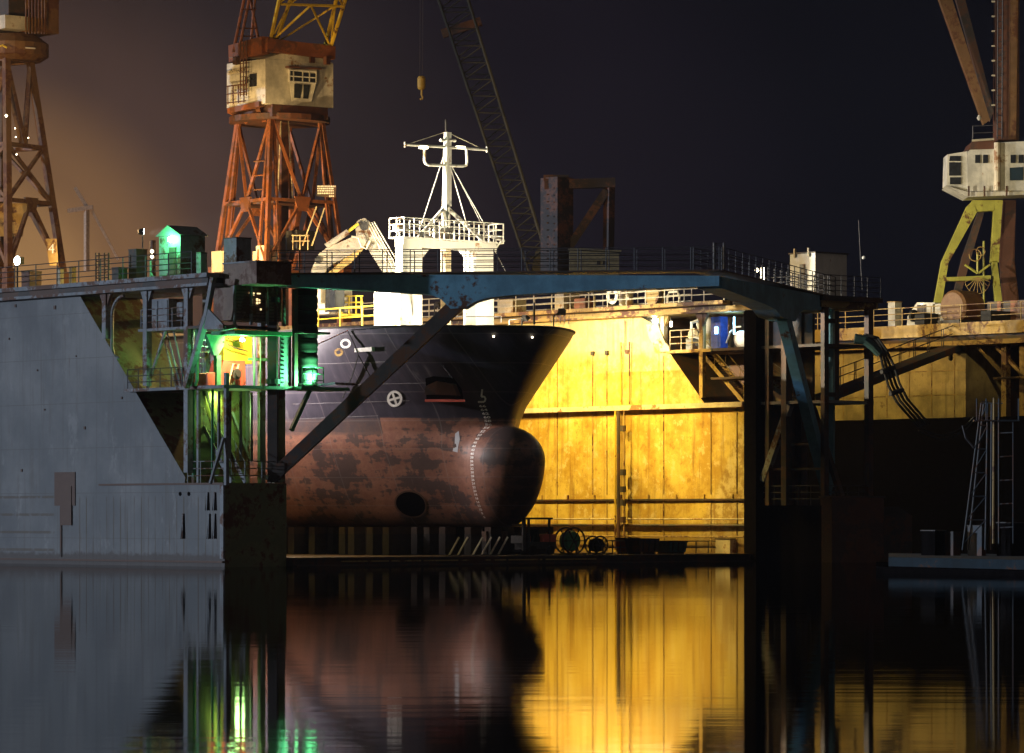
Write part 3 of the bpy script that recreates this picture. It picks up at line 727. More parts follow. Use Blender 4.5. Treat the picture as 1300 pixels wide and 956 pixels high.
def decal_fan(m,pts,s,z,off=.02):
    kk=kx_(s,z); sh=shear_(s,z); b=len(m.v); m.v.append(hp(s,z,off)); m.v+=[hp(s-x*kk+y*sh,z+y,off) for x,y in pts]; n=len(pts)
    for i in range(n): m.f.append([b,b+1+i,b+1+(i+1)%n])
# thruster mark
s,z=find_s(501,506); m=MB(); cir=[(.36*math.cos(k*math.pi/14),.38*math.sin(k*math.pi/14)) for k in range(28)]
decal_strip(m,cir,s,z,.13,True)
for t in (.3,1.87): decal_strip(m,[(-.42*math.cos(t),-.36*math.sin(t)),(.42*math.cos(t),.36*math.sin(t))],s,z,.12)
m.build('thruster_mark',M['mark'],ship)
# bulb mark
s,z=find_s(612,503); m=MB(); kx=1.0
decal_strip(m,[(.02*kx,.38),(-.03*kx,-.02),(.10*kx,.0),(.19*kx,-.08),(.19*kx,-.2),(.12*kx,-.29),(-.22*kx,-.30)],s,z,.10); m.build('bulb_mark',M['mark'],ship)
# draft marks as figures
def text_mesh(txt,size,off=0.0):
    c=bpy.data.curves.new('t','FONT'); c.body=txt; c.size=size; c.offset=off; c.align_x='CENTER'; c.resolution_u=2
    o=bpy.data.objects.new('t',c); COL.objects.link(o); dg=bpy.context.evaluated_depsgraph_get(); dg.update()
    me=bpy.data.meshes.new_from_object(o.evaluated_get(dg)); bpy.data.objects.remove(o); bpy.data.curves.remove(c); return me
s_d=2.3
for k in range(31):
    z=z_at(515.5+k*4.68,2.3,BC-1); txt=str(66-2*k)
    me=text_mesh(txt,.17,.004); s=s_d; m=MB(); m.v=[hp(s-v.co.x*1.5,z+v.co.y-.06,.03) for v in me.vertices]; m.f=[list(p.vertices) for p in me.polygons]; bpy.data.meshes.remove(me)
    m.build('draft_mark',M['mark'],ship)
# anchor pocket: flat black panel for the shaded recess with anchor flukes and lit sill
s,z=find_s(562,492); pk=MB(); decal_fan(pk,[(-.95,.5),(-.5,.62),(.6,.52),(1.05,-.1),(1.15,-.62),(-.9,-.62)],s,z,.02); o=pk.build('anchor_pocket',M['void'],ship)
m=MB(); a=[hp(s-x*kx_(s,z)+y*shear_(s,z),z+y,off) for x,y,off in ((-.95,-.62,.02),(1.2,-.62,.02),(1.25,-.45,.5),(-.95,-.45,.45))]; m.prism(a,V((0,0,-.08))); m.build('pocket_sill',M['red'],o)
m=MB(); m.prism([hp(s-x*kx_(s,z)+y*shear_(s,z),z+y,.06) for x,y in ((-.1,.35),(.75,.2),(1.0,-.4),(-.2,-.35))],VB*-.25); m.build('anchor_fluke',M['patchrust'],o)
m=MB(); m.prism([hp(s-x*kx_(s,z)+y*shear_(s,z),z+y,.06) for x,y in ((-.8,.1),(-.15,.38),(-.2,-.35),(-.85,-.35))],VB*-.2); m.build('anchor_fluke',M['dockdark'],o)
MB().tube([hp(s-.95*kx_(s,z),z+.55,.06),hp(s-.9*kx_(s,z),z+1.2,.06)],.04,6).build('anchor_stay',M['railmetal'],o)
# thruster tunnel: flat black disc painted for its shaded opening
s,z=find_s(522,640); m=MB(); el=[(.85*math.cos(k*math.pi/16)-.12*math.sin(k*math.pi/16),.72*math.sin(k*math.pi/16)) for k in range(32)]
rim=MB(); decal_strip(rim,el,s,z,.09,True); tt=rim.build('tunnel_rim',M['patchrust'],ship); decal_fan(m,el,s,z,.02); m.build('thruster_tunnel',M['void'],ship)
# fairleads, lamps, plates
for px,py,r,mm in ((439,436,.2,'mark'),(430,447,.16,'ochre')):
    s,z=find_s(px,py); m=MB(); decal_strip(m,[(r*1.2*math.cos(k*math.pi/8),r*math.sin(k*math.pi/8)) for k in range(16)],s,z,.12,True); m.build('fairlead',M[mm],ship)
s,z=find_s(464,444); m=MB(); m.prism([hp(s-x*kx_(s,z)+y*shear_(s,z),z+y,.02) for x,y in ((-.45,-.12),(.5,-.08),(.5,.14),(-.45,.08))],VB*-.2); m.build('fairlead_plate',M['mark'],ship)
for px,py in ((545,424),(627,426),(676,427)):
    s,z=find_s(px,py); p=hp(s,z,.10); MB().lathe(p,[(.02,-.05),(.05,-.02),(.05,.02),(.02,.05)],n=10).build('bulwark_lamp',M['lampsmall'],ship)
s,z=find_s(579,560); m=MB(); decal_fan(m,[(.16,.55),(.24,.1),(.14,-.3),(.05,-.62),(-.25,-.55),(-.05,-.1),(-.02,.4)],s,z,.02); m.build('scraped_patch',steel('bare_scrape',(.50,.52,.56),thr=.7),ship)
for k,(y0,x0,x1) in enumerate(((463,372,500),(490,372,560),(513,372,520),(532,372,480))):
    m=MB(); pts=[]
    for i in range(13):
        s,z=find_s(x0+(x1-x0)*i/12,y0-i*.35); pts.append(hp(s,z,.0))
    m.tube(pts,.014,5); m.build('weld_bead',M['railgrey'],ship)
MB().tube([D(2.6,BC+.8,ZT+.02),D(2.6,BC+.8,ZT+.55),D(1.0,BC+.4,ZT+.55)],.03,6).build('jackstaff_rail',M['railmetal'],ship)
MB().tube([PX(562,408,214.5),PX(562,402,214.5),PX(636,402,213),PX(636,409,213)],.035,6).build('guard_rail',M['railmetal'],ship)
MB().tube([PX(678,412,210.5),PX(678,384,210.5)],.06,6).build('jackstaff',M['railmetal'],ship)
for i in range(5): 
    px=700+i*5.5; MB().tube([PX(px,411,208.8-i*.1),PX(px+.5,401,208.8-i*.1)],.025,5).build('bow_stanchion',M['railpale'],ship)

# ---- goalpost mast on the foredeck
gm=thing('goalpost_mast','floodlit white goalpost mast with railed platform and radar yard on the foredeck','mast',D(7,BC,11.95))
aM=7.2
bl0=b_at(503,aM); bl1=b_at(535,aM); br0=b_at(594,aM); br1=b_at(626,aM)
def mpost(pxc, w, zt):
    b=b_at(pxc,aM); return b
zt=z_at(309,aM,BC)
MB().dbox(aM-.2,aM+.42,b_at(511,aM-.2),b_at(536,aM-.2),11.95,zt).build('post',M['white'],gm)
MB().dbox(aM-.2,aM+.85,b_at(604,aM-.2),b_at(627,aM-.2),11.95,zt).build('post',M['white'],gm)
MB().dbox(aM-.35,aM+1.9,b_at(510,aM-.2)-.25,b_at(528,aM-.2),11.95,z_at(356,aM,BC-3)).build('post_base',M['white'],gm)
zz=z_at(316,aM,BC)
MB().dbox(aM-.25,aM+.45,b_at(511,aM-.2),b_at(630,aM-.2),zz,zt+.12).build('cross_beam',M['white'],gm)
cb_=(b_at(552,aM)); 
MB().bar(D(aM+.3,b_at(566,aM+.3),11.95),D(aM+.3,b_at(566,aM+.3),zz),.42,.42).build('middle_post',M['cream'],gm)
for q0,q1 in ((537,545),(603,594)):
    MB().prism([PB(q0,316,aM),PB(q1,316,aM),PB(q0,327,aM)],UA*.9).build('knee',M['white'],gm)
zp=z_at(306,aM,BC)
MB().dbox(aM-.5,aM+.75,b_at(512,aM-.5),b_at(640,aM-.5),zp,zp+.08).build('platform',M['white'],gm)
def pr(pts,h,n,step):
    for k in range(n): MB().tube([p+V((0,0,h*(k+1)/n)) for p in pts],.035,5).build('platform_rail',M['white'],gm)
    for i in range(len(pts)-1):
        L=(pts[i+1]-pts[i]).length; c=max(1,round(L/step))
        for j in range(c):
            p=pts[i].lerp(pts[i+1],j/c); MB().tube([p,p+V((0,0,h))],.04,5).build('platform_stanchion',M['white'],gm)
bA_=b_at(513,aM-.5); bB_=b_at(639,aM-.5); A0=D(aM-.5,bA_,zp+.08);A1=D(aM-.5,bB_,zp+.08);A2=D(aM+.75,bB_,zp+.08);A3=D(aM+.75,bA_,zp+.08)
pr([A0,A1,A2,A3,A0],1.05,3,.75)
MB().tube([PB(628,318,aM),PB(636,306,aM-.9)],.05,6).build('platform_knee',M['white'],gm)
mb=lambda px,py,a=None: PB(px,py,aM+.4 if a is None else a)
MB().tube([mb(566,306),mb(566,262)],.26,12,.24).build('mast_lower',M['white'],gm)
MB().tube([mb(566,262),mb(567,168)],.22,12,.16).build('mast_upper',M['white'],gm)
MB().tube([mb(566.5,168),mb(566,152)],.06,8).build('mast_head',M['darkmetal'],gm)
MB().bar(mb(571,168),mb(571,262),.06,.22).build('mast_ladder',M['white'],gm)
MB().tube([mb(514,183.5),mb(618,190)],.075,8).build('yard',M['white'],gm)
for x,y in ((514,183.5),(618,190)): MB().tube([mb(x,y-3.5),mb(x,y+3.5)],.05,6).build('yard_end',M['white'],gm)
MB().tube([mb(539,186),mb(539,205),mb(541,208),mb(544,209.5),mb(588,211),mb(592,210),mb(593,206),mb(592,188)],.075,8).build('aerial_frame',M['white'],gm)
MB().tube([mb(559,178),mb(578,178.5)],.09,8).build('crosstree',M['white'],gm)
for x in (537,584): MB().bar(mb(x-4,187),mb(x+5,187.5),.2,.14).build('yard_lamp_box',M['lampsmall'] ,gm)
for p,q in (((564,168),(518,183)),((568,168),(610,188))): MB().tube([mb(*p),mb(*q)],.02,5).build('yard_stay',M['railpale'],gm)
for p,q,r in (((564,196),(535,285),.03),((570,205),(592,283),.03),((570,205),(614,283),.02),((571,205),(642,345),.012)): MB().tube([mb(*p),mb(*q)],r,5).build('mast_stay',M['white'],gm)
for p,q in (((563,265),(527,306)),((569,265),(616,308))): MB().tube([mb(*p),mb(*q)],.12,8).build('mast_strut',M['white'],gm)
for p,q in (((506,287),(560,306)),((622,300),(640,306))): MB().tube([mb(*p),mb(*q)],.08,8).build('platform_brace',M['white'],gm)
for px in (553,562,572): MB().lathe(mb(px,303),[(.18,0),(.18,.5),(.1,.62)],n=10).build('platform_lamp',M['white'],gm)
MB().lathe(PB(505,289,aM+.5),[(.02,-.3),(.3,-.15),(.3,.15),(.02,.3)],n=14).build('radar_dome',M['white'],gm,smooth=True)

# ---- excavator on deck
ex=thing('material_handler','pale long armed excavator with folded boom working on the ship deck','excavator',PX(417,400,222))
Y=222.0; pe=lambda x,y,dy=0: PX(x,y,Y+dy)
def plate(name,pts,th,mat,dy=0): return MB().prism([pe(x,y,dy) for x,y in pts],V((0,th,0))).build(name,M[mat],ex)
M['exwhite']=steel('dusty_white_machine_paint',(.42,.37,.29),thr=.68,var=.4)
plate('boom',[(392,352),(398,336),(405,322),(414,315),(452,299),(462,297),(466,306),(460,316),(440,326),(418,338),(408,352)],.7,'exwhite')
plate('stick',[(451,285),(455,279),(463,277),(470,282),(512,352),(490,352),(468,318),(460,305),(452,298)],.55,'exwhite',.1)
plate('boom_side_stripe',[(440,326),(462,313),(466,306),(460,318),(446,333),(420,352),(410,352)],.3,'ochre',-.35)
MB().tube([pe(414,313,-.1),pe(442,294,-.1)],.17,10).build('cylinder_barrel',M['exwhite'],ex)
MB().tube([pe(442,294,-.1),pe(455,284,-.1)],.09,10).build('cylinder_rod',M['railyellow'],ex)
for dx in (0,5,10,15): MB().tube([pe(466+dx*.6,283-dx*.1,-.05),pe(489+dx,328+dx*.2,-.05),pe(497+dx,352,-.05)],.035,5).build('hose',M['railpale'],ex)
MB().tube([pe(446,300,-.4),pe(455,302,-.4),pe(459,313,-.4),pe(465,316,-.4),pe(470,306,-.4)],.06,6).build('hose',M['railpale'],ex)
MB().lathe(pe(462,287,-.06),[(.25,0),(.25,.06)],V((0,-1,0)),12).build('pivot_pin',M['darkmetal'],ex)
MB().lathe(pe(404,330,-.06),[(.2,0),(.2,.06)],V((0,-1,0)),12).build('pivot_pin',M['darkmetal'],ex)
MB().box(PX(417,400,Y),1.7,2.2,2.0).build('house',M['exwhite'],ex)
MB().box(PX(425,396,Y-1.5),.7,.9,1.4).build('cab',M['glass'],ex)
MB().box(PX(408,385,Y-1.3),.5,.5,.9).build('engine_cover',M['cream'],ex)
MB().bar(PX(404,372,Y),PX(404,352,Y),.5).build('boom_foot',M['exwhite'],ex)
railing('bright yellow railing along the ship deck left of the white mast', [PX(404,418,219),PX(488,412,219)], 1.1,2,1.1,'railyellow',.045,G)
yc=thing('platform_cage','yellow railed ladder cage behind the ship bulwark','ladder cage',PX(445,402,221))
for x in (434,443,452,459): MB().tube([PX(x,402,221),PX(x,376,221)],.05,6).build('cage_post',M['railyellow'],yc)
for y in (376,384,391): MB().tube([PX(433,y,221),PX(461,y-.2,221)],.045,6).build('cage_rail',M['railyellow'],yc)
MB().bar(PX(430,400,221),PX(462,400,221),.5,.12).build('cage_floor',M['railyellow'],yc)

rp=thing('mooring_rope','dark wire rope hanging in a bend down the ship side','rope',PX(444,419,213.5))
MB().tube([hp(*find_s(443,420),.12),hp(*find_s(451,435),.15),hp(*find_s(457,449),.2),hp(*find_s(449,475),.15),hp(*find_s(436,504),.1)],.035,5).build('rope_length',M['black'],rp)
MB().tube([hp(*find_s(457,449),.2),hp(*find_s(470,475),.12)],.035,5).build('rope_tail',M['black'],rp)
rp=thing('mooring_rope','thin red line running from the fender to the ship bulwark','rope',PX(405,438,213))
MB().tube([D(-.2,bf+.6,z_at(440,0,8)),hp(*find_s(443,419),.1)],.03,5).build('rope_length',M['red'],rp)
# ================================================================== CRANES
def tower_legs(c, R0, R1, z0, z1, phi):
    return [(c+V((R0*math.cos(phi+k*math.pi/2),R0*math.sin(phi+k*math.pi/2),z0)),c+V((R1*math.cos(phi+k*math.pi/2),R1*math.sin(phi+k*math.pi/2),z1))) for k in range(4)]
def crane_tower(t, legs, girts, mat, lw, gw, style):
    for p,q in legs: MB().bar(p,q,lw).build('tower_leg',M[mat],t)
    fr=[0]+girts+[1]
    for gi,g in enumerate(girts+[1.0]):
        m=MB()
        for k in range(4):
            a=legs[k][0].lerp(legs[k][1],g); b=legs[(k+1)%4][0].lerp(legs[(k+1)%4][1],g); m.bar(a,b,gw)
        m.build('girt_ring',M[mat],t)
    for i in range(len(fr)-1):
        for k in range(4):
            L,Rr=legs[k],legs[(k+1)%4]
            a0=L[0].lerp(L[1],fr[i]);a1=L[0].lerp(L[1],fr[i+1]);b0=Rr[0].lerp(Rr[1],fr[i]);b1=Rr[0].lerp(Rr[1],fr[i+1]); m=MB()
            st=style[i]
            if st=='V': mid=(a0+b0)/2; m.bar(mid,a1,gw*.9); m.bar(mid,b1,gw*.9)
            elif st=='A': mid=(a1+b1)/2; m.bar(a0,mid,gw*.9); m.bar(b0,mid,gw*.9)
            else: m.bar(a0,b1,gw*.8); m.bar(b0,a1,gw*.8)
            m.build('tower_brace',M[mat],t)
        for k in range(4):
            L,Rr=legs[k],legs[(k+1)%4]
            if style[i]=='A':
                mid=(L[0].lerp(L[1],fr[i+1])+Rr[0].lerp(Rr[1],fr[i+1]))/2; d=(Rr[0]-L[0]).normalized()
                n=d.cross(V((0,0,1)))*.06
                MB().prism([mid-d*.75+V((0,0,.3)),mid+d*.75+V((0,0,.3)),mid+d*.45-V((0,0,.8)),mid-d*.45-V((0,0,.8))],n*3).build('gusset_plate',M[mat],t)
# --- rusty centre crane
YC=300.0; kx=YC/F
c2=PX(355,655,YC); c2.z=0
zz=lambda y: CH+(HY-y)*kx
cr=thing('shipyard_crane','rust orange lattice tower crane with beige cabin and yellow jib','crane',V((c2.x,c2.y,2.2)),'shipyard cranes')
zf2=zz(338)
legs=tower_legs(c2,5.05,3.3,zf2,zz(153),math.radians(172))
crane_tower(cr,legs,[(zz(258)-zf2)/(zz(153)-zf2)],'rust',.30,.24,['A','V'])
for p,q in legs: MB().bar(V((p.x,p.y,2.2)),p+V((0,0,-.02)),.8).build('portal_leg',M['rust'],cr)
for k in range(4):
    L_,R_=legs[k],legs[(k+1)%4]
    p=L_[0].lerp(L_[1],0); q=L_[0].lerp(R_[0],.16); MB().bar(q,L_[1].lerp(R_[1],.05),.20).build('inner_leg',M['rust'],cr)
    q=L_[0].lerp(R_[0],.84); MB().bar(q,L_[1].lerp(R_[1],.95),.20).build('inner_leg',M['rust'],cr)
g1=(zz(330)-2.2)/(zz(153)-2.2)
MB().bar(c2+V((.2,0,2.2)),c2+V((.2,0,zz(150))),.7).build('centre_shaft',M['rustdark'],cr)
m=MB(); m.lathe(c2+V((0,0,zz(157))),[(3.9,0),(3.9,.45),(3.2,.5),(3.2,1.0)],n=28); m.build('slewing_ring',M['rustdark'],cr)
ph=math.radians(24)
# cabin corner points in plan: near corner at px 337
cn=PX(337,100,YC-4.6); 
def cabp(x,y,dy): return PX(x,y,YC+dy)
cA=PX(288,0,YC-1.0); cB=PX(337,0,YC-4.4); cC=PX(423,0,YC-1.2); cD_=cA+(cC-cB)
zb,ztc=zz(139),zz(83)
def at_z(p,z): return V((p.x,p.y,z))
m=MB(); m.prism([at_z(p,zb) for p in (cA,cB,cC,cD_)],V((0,0,ztc-zb))); m.build('cabin',M['cab'],cr)
# arched roof over the wide face
n_=12; arc=[]
for i in range(n_+1):
    t=i/n_; arc.append(at_z(cB.lerp(cC,t),ztc+.02+ .75*math.sin(math.pi*min(1,t*1.0))*.9))
back=(cD_-cC)
m=MB(); m.prism([at_z(cB,ztc+.015)]+arc[1:-1]+[at_z(cC,ztc+.015)],back*.96); m.build('arched_roof',M['cab'],cr)
m=MB(); m.prism([at_z(p,zb-.95) for p in (cA.lerp(cC,.12),cB.lerp(cC,.1),cC.lerp(cB,.08),cD_)],V((0,0,.93))); m.build('machinery_deck',M['rustdark'],cr)
f=lambda t,z,o: at_z(cB.lerp(cC,t),z)+((cB-cA).normalized()+V((0,-.4,0)))*0+V((.33,-.94,0))*o
W=MB(); W.prism([f(.33,zz(95),.02),f(.74,zz(93),.02),f(.74,zz(110),.02),f(.33,zz(110),.02)],V((.33,-.94,0))*.35); wo=W.build('window_bay',M['cab'],cr)
m=MB(); m.prism([f(.33,zz(111),.37),f(.72,zz(111),.37),f(.67,zz(134),.05),f(.38,zz(134),.05)],V((.33,-.94,0))*.05); m.build('bay_lower_panel',M['cab'],wo)
for (t0,t1,y0,y1) in ((.345,.385,97,109),(.40,.515,97,109),(.535,.62,98,109),(.63,.72,98,109)):
    m=MB(); m.prism([f(t0,zz(y1),.372),f(t1,zz(y1),.372),f(t1,zz(y0),.372),f(t0,zz(y0),.372)],V((.33,-.94,0))*.03); m.build('window_pane',M['glass'],wo)
for (t0,t1) in ((.40,.515),(.535,.63)):
    m=MB(); m.prism([f(t0,zz(113),.43),f(t1,zz(113),.43),f(t1-.01,zz(130),.14),f(t0+.01,zz(130),.14)],V((.33,-.94,0))*.03); m.build('window_pane',M['glass'],wo)
for t in (.335,.39,.525,.625,.725):
    MB().bar(f(t,zz(110.5),.39),f(t,zz(95.5),.39),.09).build('window_mullion',M['cab'],wo)
for y in (96,103.5,110.5): MB().bar(f(.335,zz(y),.40),f(.725,zz(y),.40),.07).build('window_mullion',M['white'],wo)
m=MB(); m.bar(f(.30,zz(92),.25),f(.78,zz(92),.25),.7,.12); m.build('bay_hood',M['rustdark'],wo)
ln=V((-.69,-.72,0)).normalized(); d=(cB-cA); nf=V((d.y,-d.x,0)).normalized(); nf = nf if nf.y<0 else -nf
lf=lambda t,z,o: at_z(cA.lerp(cB,t),z)+nf*o
m=MB(); m.prism([lf(.60,zz(116),.01),lf(.78,zz(116),.01),lf(.78,zz(100),.01),lf(.60,zz(100),.01)],nf*.04); m.build('window_pane',M['glass'],cr)
m=MB(); m.prism([lf(.49,zz(111),.01),lf(.55,zz(111),.01),lf(.55,zz(103),.01),lf(.49,zz(103),.01)],nf*.04); m.build('window_pane',M['glass'],cr)
m=MB(); m.prism([lf(.02,zz(97.5),.01),lf(.50,zz(94.5),.01),lf(.50,zz(90),.01),lf(.02,zz(92.5),.01)],nf*.05); sg=m.build('name_board',M['cream'],cr)
me=text_mesh('KONTRAHLA',.42); m=MB(); dd=d.normalized()
m.v=[lf(.25,zz(95.6),.07)+dd*v.co.x*.9+V((0,0,v.co.y+.075*v.co.x)) for v in me.vertices]; m.f=[list(p.vertices) for p in me.polygons]; m.build('board_lettering',M['darkmetal'],sg)
# service rails and ladder on the left face
m=MB()
for t in (.16,.30,.44,.58): m.tube([lf(t,zz(136),.5),lf(t,zz(113),.5)],.05,5)
for y in (113,123,134): m.tube([lf(.14,zz(y),.5),lf(.62,zz(y),.5)],.05,5)
m.build('service_railing',M['rustdark'],cr)
m=MB()
for t in (.50,.58,.66): m.tube([lf(t,zz(128),.55),lf(t,zz(58),.55)],.05,5)
for k in range(12): m.tube([lf(.50,zz(126-5.6*k),.55),lf(.66,zz(126-5.6*k),.55)],.03,5)
m.build('ladder',M['rustdark'],cr)
m=MB(); m.bar(lf(.05,zz(143),-.1),lf(.9,zz(139),.0),.5,.4); m.bar(lf(.1,zz(144),0),lf(.22,zz(156),-1.2),.35); m.bar(lf(.8,zz(143),0),lf(.62,zz(156),-1.4),.35); m.build('cabin_support',M['rust'],cr)
# upper works
m=MB(); m.bar(at_z(cA,zz(70))+V((.4,.4,0)),at_z(cB,zz(66)),.7,1.3); m.bar(at_z(cB,zz(66)),at_z(cC,zz(70)),.7,1.0); m.bar(at_z(cA,zz(70))+V((.6,.4,0)),at_z(cD_,zz(70)),.6,1.0); m.build('upper_frame',M['rust'],cr)
for px,y in ((300,78),(330,76),(360,76),(395,76),(415,78)):
    MB().bar(cabp(px,y+4,-2.2),cabp(px,y-6,-2.2),.4).build('upper_strut',M['rustdark'],cr)
for p,q in (((296,66),(316,-30)),((330,60),(312,-30)),((318,62),(326,-30)),((303,66),(322,-30))):
    MB().tube([cabp(*p,-1.5 if p[0]<310 else 1.0),cabp(*q,0)],.12,6).build('gantry_rod',M['rust'],cr)
for y in (12,36,46): MB().bar(cabp(303+ (36-y)*.1,y,-1),cabp(325,y,0),.1).build('gantry_rung',M['rust'],cr)
J0=[cabp(343,54,-3.2),cabp(420,60,-1.2),cabp(350,55,-1.0),cabp(413,58,1.2)]; JT=[cabp(364,-45,-12),cabp(452,-45,-10),cabp(384,-45,-8),cabp(438,-45,-7)]
for p,q in zip(J0,JT): MB().tube([p,q],.16,6).build('jib_chord',M['yellow'],cr)
for (i,j) in ((0,1),(2,3),(0,2),(1,3)):
    m=MB()
    for k in range(2):
        a0=J0[i].lerp(JT[i],k*.5); b0=J0[j].lerp(JT[j],k*.5); a1=J0[i].lerp(JT[i],(k+1)*.5); b1=J0[j].lerp(JT[j],(k+1)*.5)
        if (i,j)==(0,1): mid=(a1+b1)/2; m.tube([a0,mid],.10,5); m.tube([b0,mid],.10,5)
        else: m.tube([a0,b1],.08,5)
        m.tube([a1,b1],.10,5)
    m.tube([J0[i],J0[j]],.14,6)
    m.build('jib_lacing',M['yellow'],cr)
# mid platform, sign board, stair
m=MB(); zq=zz(262); m.prism([c2+V((dx,dy,zq)) for dx,dy in ((-4.1,-.2),(0,-3.8),(4.1,.3),(0,3.8))],V((0,0,.2))); m.build('mid_platform',M['rustdark'],cr)
bp=lambda x,y: PX(x,y,YC-3.2)
m=MB(); m.prism([bp(402,235),bp(427,235.5),bp(426,251),bp(402,249)],V((0,.08,0))); bo=m.build('notice_board',M['dockdark'],cr)
for i,(y,x1) in enumerate(((236.6,426),(239.4,424),(242.2,425),(245.4,424),(249,424))):
    x0=403 if i<4 else 418; x=x0
    while x<x1-1:
        w=random.uniform(1.2,3.2); m=MB(); m.prism([bp(x,y+.9),bp(min(x+w,x1),y+.9),bp(min(x+w,x1),y-.9),bp(x,y-.9)],V((0,-.02,0))); m.build('board_line',M['mark'],bo); x+=w+.6
stL=[(358,210,352,256),(372,180,366,256)]
for (x0,y0,x1,y1) in ((357,150,352,258),(366,150,372,258)): MB().tube([PX(x0,y0,YC-2),PX(x1,y1,YC-2)],.06,5).build('climbing_pole',M['cream'],cr)
for p,q in (((402,262),(384,312)),((412,264),(396,312))): MB().bar(PX(*p,YC-3),PX(*q,YC-3),.18,.1).build('stair_stringer',M['cream'],cr)
for p,q in (((345,258),(346,338)),((360,330),(372,262))): MB().bar(PX(p[0]+7,p[1],YC-1),PX(q[0]+7,q[1],YC-1),.45).build('inner_strut',M['rust'],cr)
for k in range(3):
    y=205+k*18; MB().tube([PX(322,y,YC-3.5),PX(336,y-1,YC-3.5)],.06,5).build('ladder_rung',M['rust'],cr)
m=MB(); m.box(PX(381,318,YC-2)+V((0,0,0)),1.7,1.4,1.5); m.build('motor_box',M['darkmetal'],cr)
for x in (372,381,391): MB().tube([PX(x,318,YC-3.2),PX(x,298,YC-3.2)],.05,5).build('motor_guard_post',M['cream'],cr)
for y in (299,306): MB().tube([PX(370,y,YC-3.2),PX(393,y,YC-3.2)],.04,5).build('motor_guard_rail',M['cream'],cr)
for px,w in ((285,1.5),(338,1.6)):
    m=MB(); m.box(PX(px,346,YC-3),w,1.3,1.6); m.build('bogie',M['cab'],cr)
m=MB(); m.bar(PX(338,345,YC-4),PX(338,312,YC-4),1.2,1.0); m.build('leg_foot',M['cab'],cr)
# hook
hk=thing('crane_hook','small yellow hook block hanging from two thin wires against the night sky','hook block',PX(535,127,288))
H=lambda x,y: PX(x,y,288)
m=MB(); m.lathe(H(535,113),[(.2,-.05),(.30,.1),(.30,.8),(.2,.95)],n=14); m.build('block',M['hook'],hk)
m=MB(); m.tube([H(535.3,113),H(535.3,121)],.07,6); m.tube([H(535.3,121),H(536.5,123),H(536,126),H(534.5,126.5),H(533.5,125)],.07,6); m.build('hook',M['hook'],hk)
for dx in (-2.2,1.2): MB().tube([H(535+dx,97),H(536+dx,-60)],.018,4).build('wire',M['railmetal'],hk)

# --- left crane number 4
Y4=292.0; k4=Y4/F; z4=lambda y: CH+(HY-y)*k4
c4=PX(6,655,Y4); c4.z=0
c4t=thing('shipyard_crane','hazy brown tower crane at the left edge carrying a number 4','crane',V((c4.x,c4.y,2.2)),'shipyard cranes')
zf4=z4(345); legs=tower_legs(c4,4.35,1.9,zf4,z4(78),math.radians(11))
for p,q in legs: MB().bar(V((p.x,p.y,2.2)),p+V((0,0,-.02)),.7).build('portal_leg',M['cranebrown'],c4t)
Hh=z4(78)-zf4
crane_tower(c4t,legs,[(z4(258)-zf4)/Hh,(z4(187)-zf4)/Hh],'cranebrown',.46,.30,['A','X','V'])
P4=lambda x,y,dy=-3: PX(x,y,Y4+dy)
m=MB(); m.box(P4(40,44,0),2.6,3.4,6).build('machine_house',M['cranebrown'],c4t)
for k in range(7): MB().bar(P4(33+k*4,43,-3.1),P4(33+k*4,-30,-3.1),.07,.1).build('cladding_rib',M['cranebrown'],c4t)
MB().box(P4(14,40,-1),2.2,2.6,6).build('machine_house_wing',M['dockdark'],c4t)
MB().box(P4(15,38,-3),2.0,1.2,1.0).build('access_panel',M['cab'],c4t)
m=MB(); m.lathe(P4(18,72,0),[(2.0,-.4),(2.6,0),(2.6,.9),(1.7,1.6)],n=22); m.build('slewing_ring',M['cranebrown'],c4t)
MB().tube([P4(32,60.5,-3),P4(45,61.5,-3)],.06,5).build('walkway_rail',M['cream'],c4t)
MB().tube([P4(0,59,-3),P4(3,57.5,-3),P4(9,60.5,-3)],.08,5).build('walkway_rail',M['railyellow'],c4t)
m=MB(); m.prism([P4(57,303,-3.6),P4(72,303,-3.6),P4(74,337,-3.6),P4(63,337,-3.6)],V((0,.3,0))); np_=m.build('number_plate',M['ochre'],c4t)
me=text_mesh('4',1.0); m=MB(); b=P4(65.3,321.5,-3.66); m.v=[b+V((v.co.x,0,v.co.y)) for v in me.vertices]; m.f=[list(p.vertices) for p in me.polygons]; m.build('number',M['mark'],np_)
MB().prism([P4(-10,258,-2),P4(35,258,-2),P4(28,300,-2),P4(-10,300,-2)],V((0,.3,0))).build('mid_panel',M['ochre'],c4t)
for (x,y,r) in ((8,147,.11),(19,163,.05),(20,174,.05),(36,175,.05),(21,196,.06)):
    MB().lathe(P4(x,y,-4),[(.02,-r),(r,0),(.02,r)],n=8).build('marker_lamp',M['lampsmall'],c4t)

# --- far hazy crane
M['hazecrane']=plain('haze_pale_crane',(.42,.33,.25),.8)  # paled towards the sky glow, haze put into the colour
fcn=thing('distant_crane','faint crane coloured pale as if hazed, far away in the glow between the left crane and green hut','crane',PX(110,345,560),'shipyard cranes')
Pf=lambda x,y: PX(x,y,560)
MB().bar(Pf(110,345),Pf(110,262),.6).build('mast',M['hazecrane'],fcn)
MB().bar(Pf(86,268),Pf(118,263),.8,.6).build('counter_jib',M['hazecrane'],fcn)
MB().bar(Pf(116,266),Pf(150,330),.35).build('back_stay',M['hazecrane'],fcn)
MB().bar(Pf(110,262),Pf(95,238),.5).build('jib',M['hazecrane'],fcn)

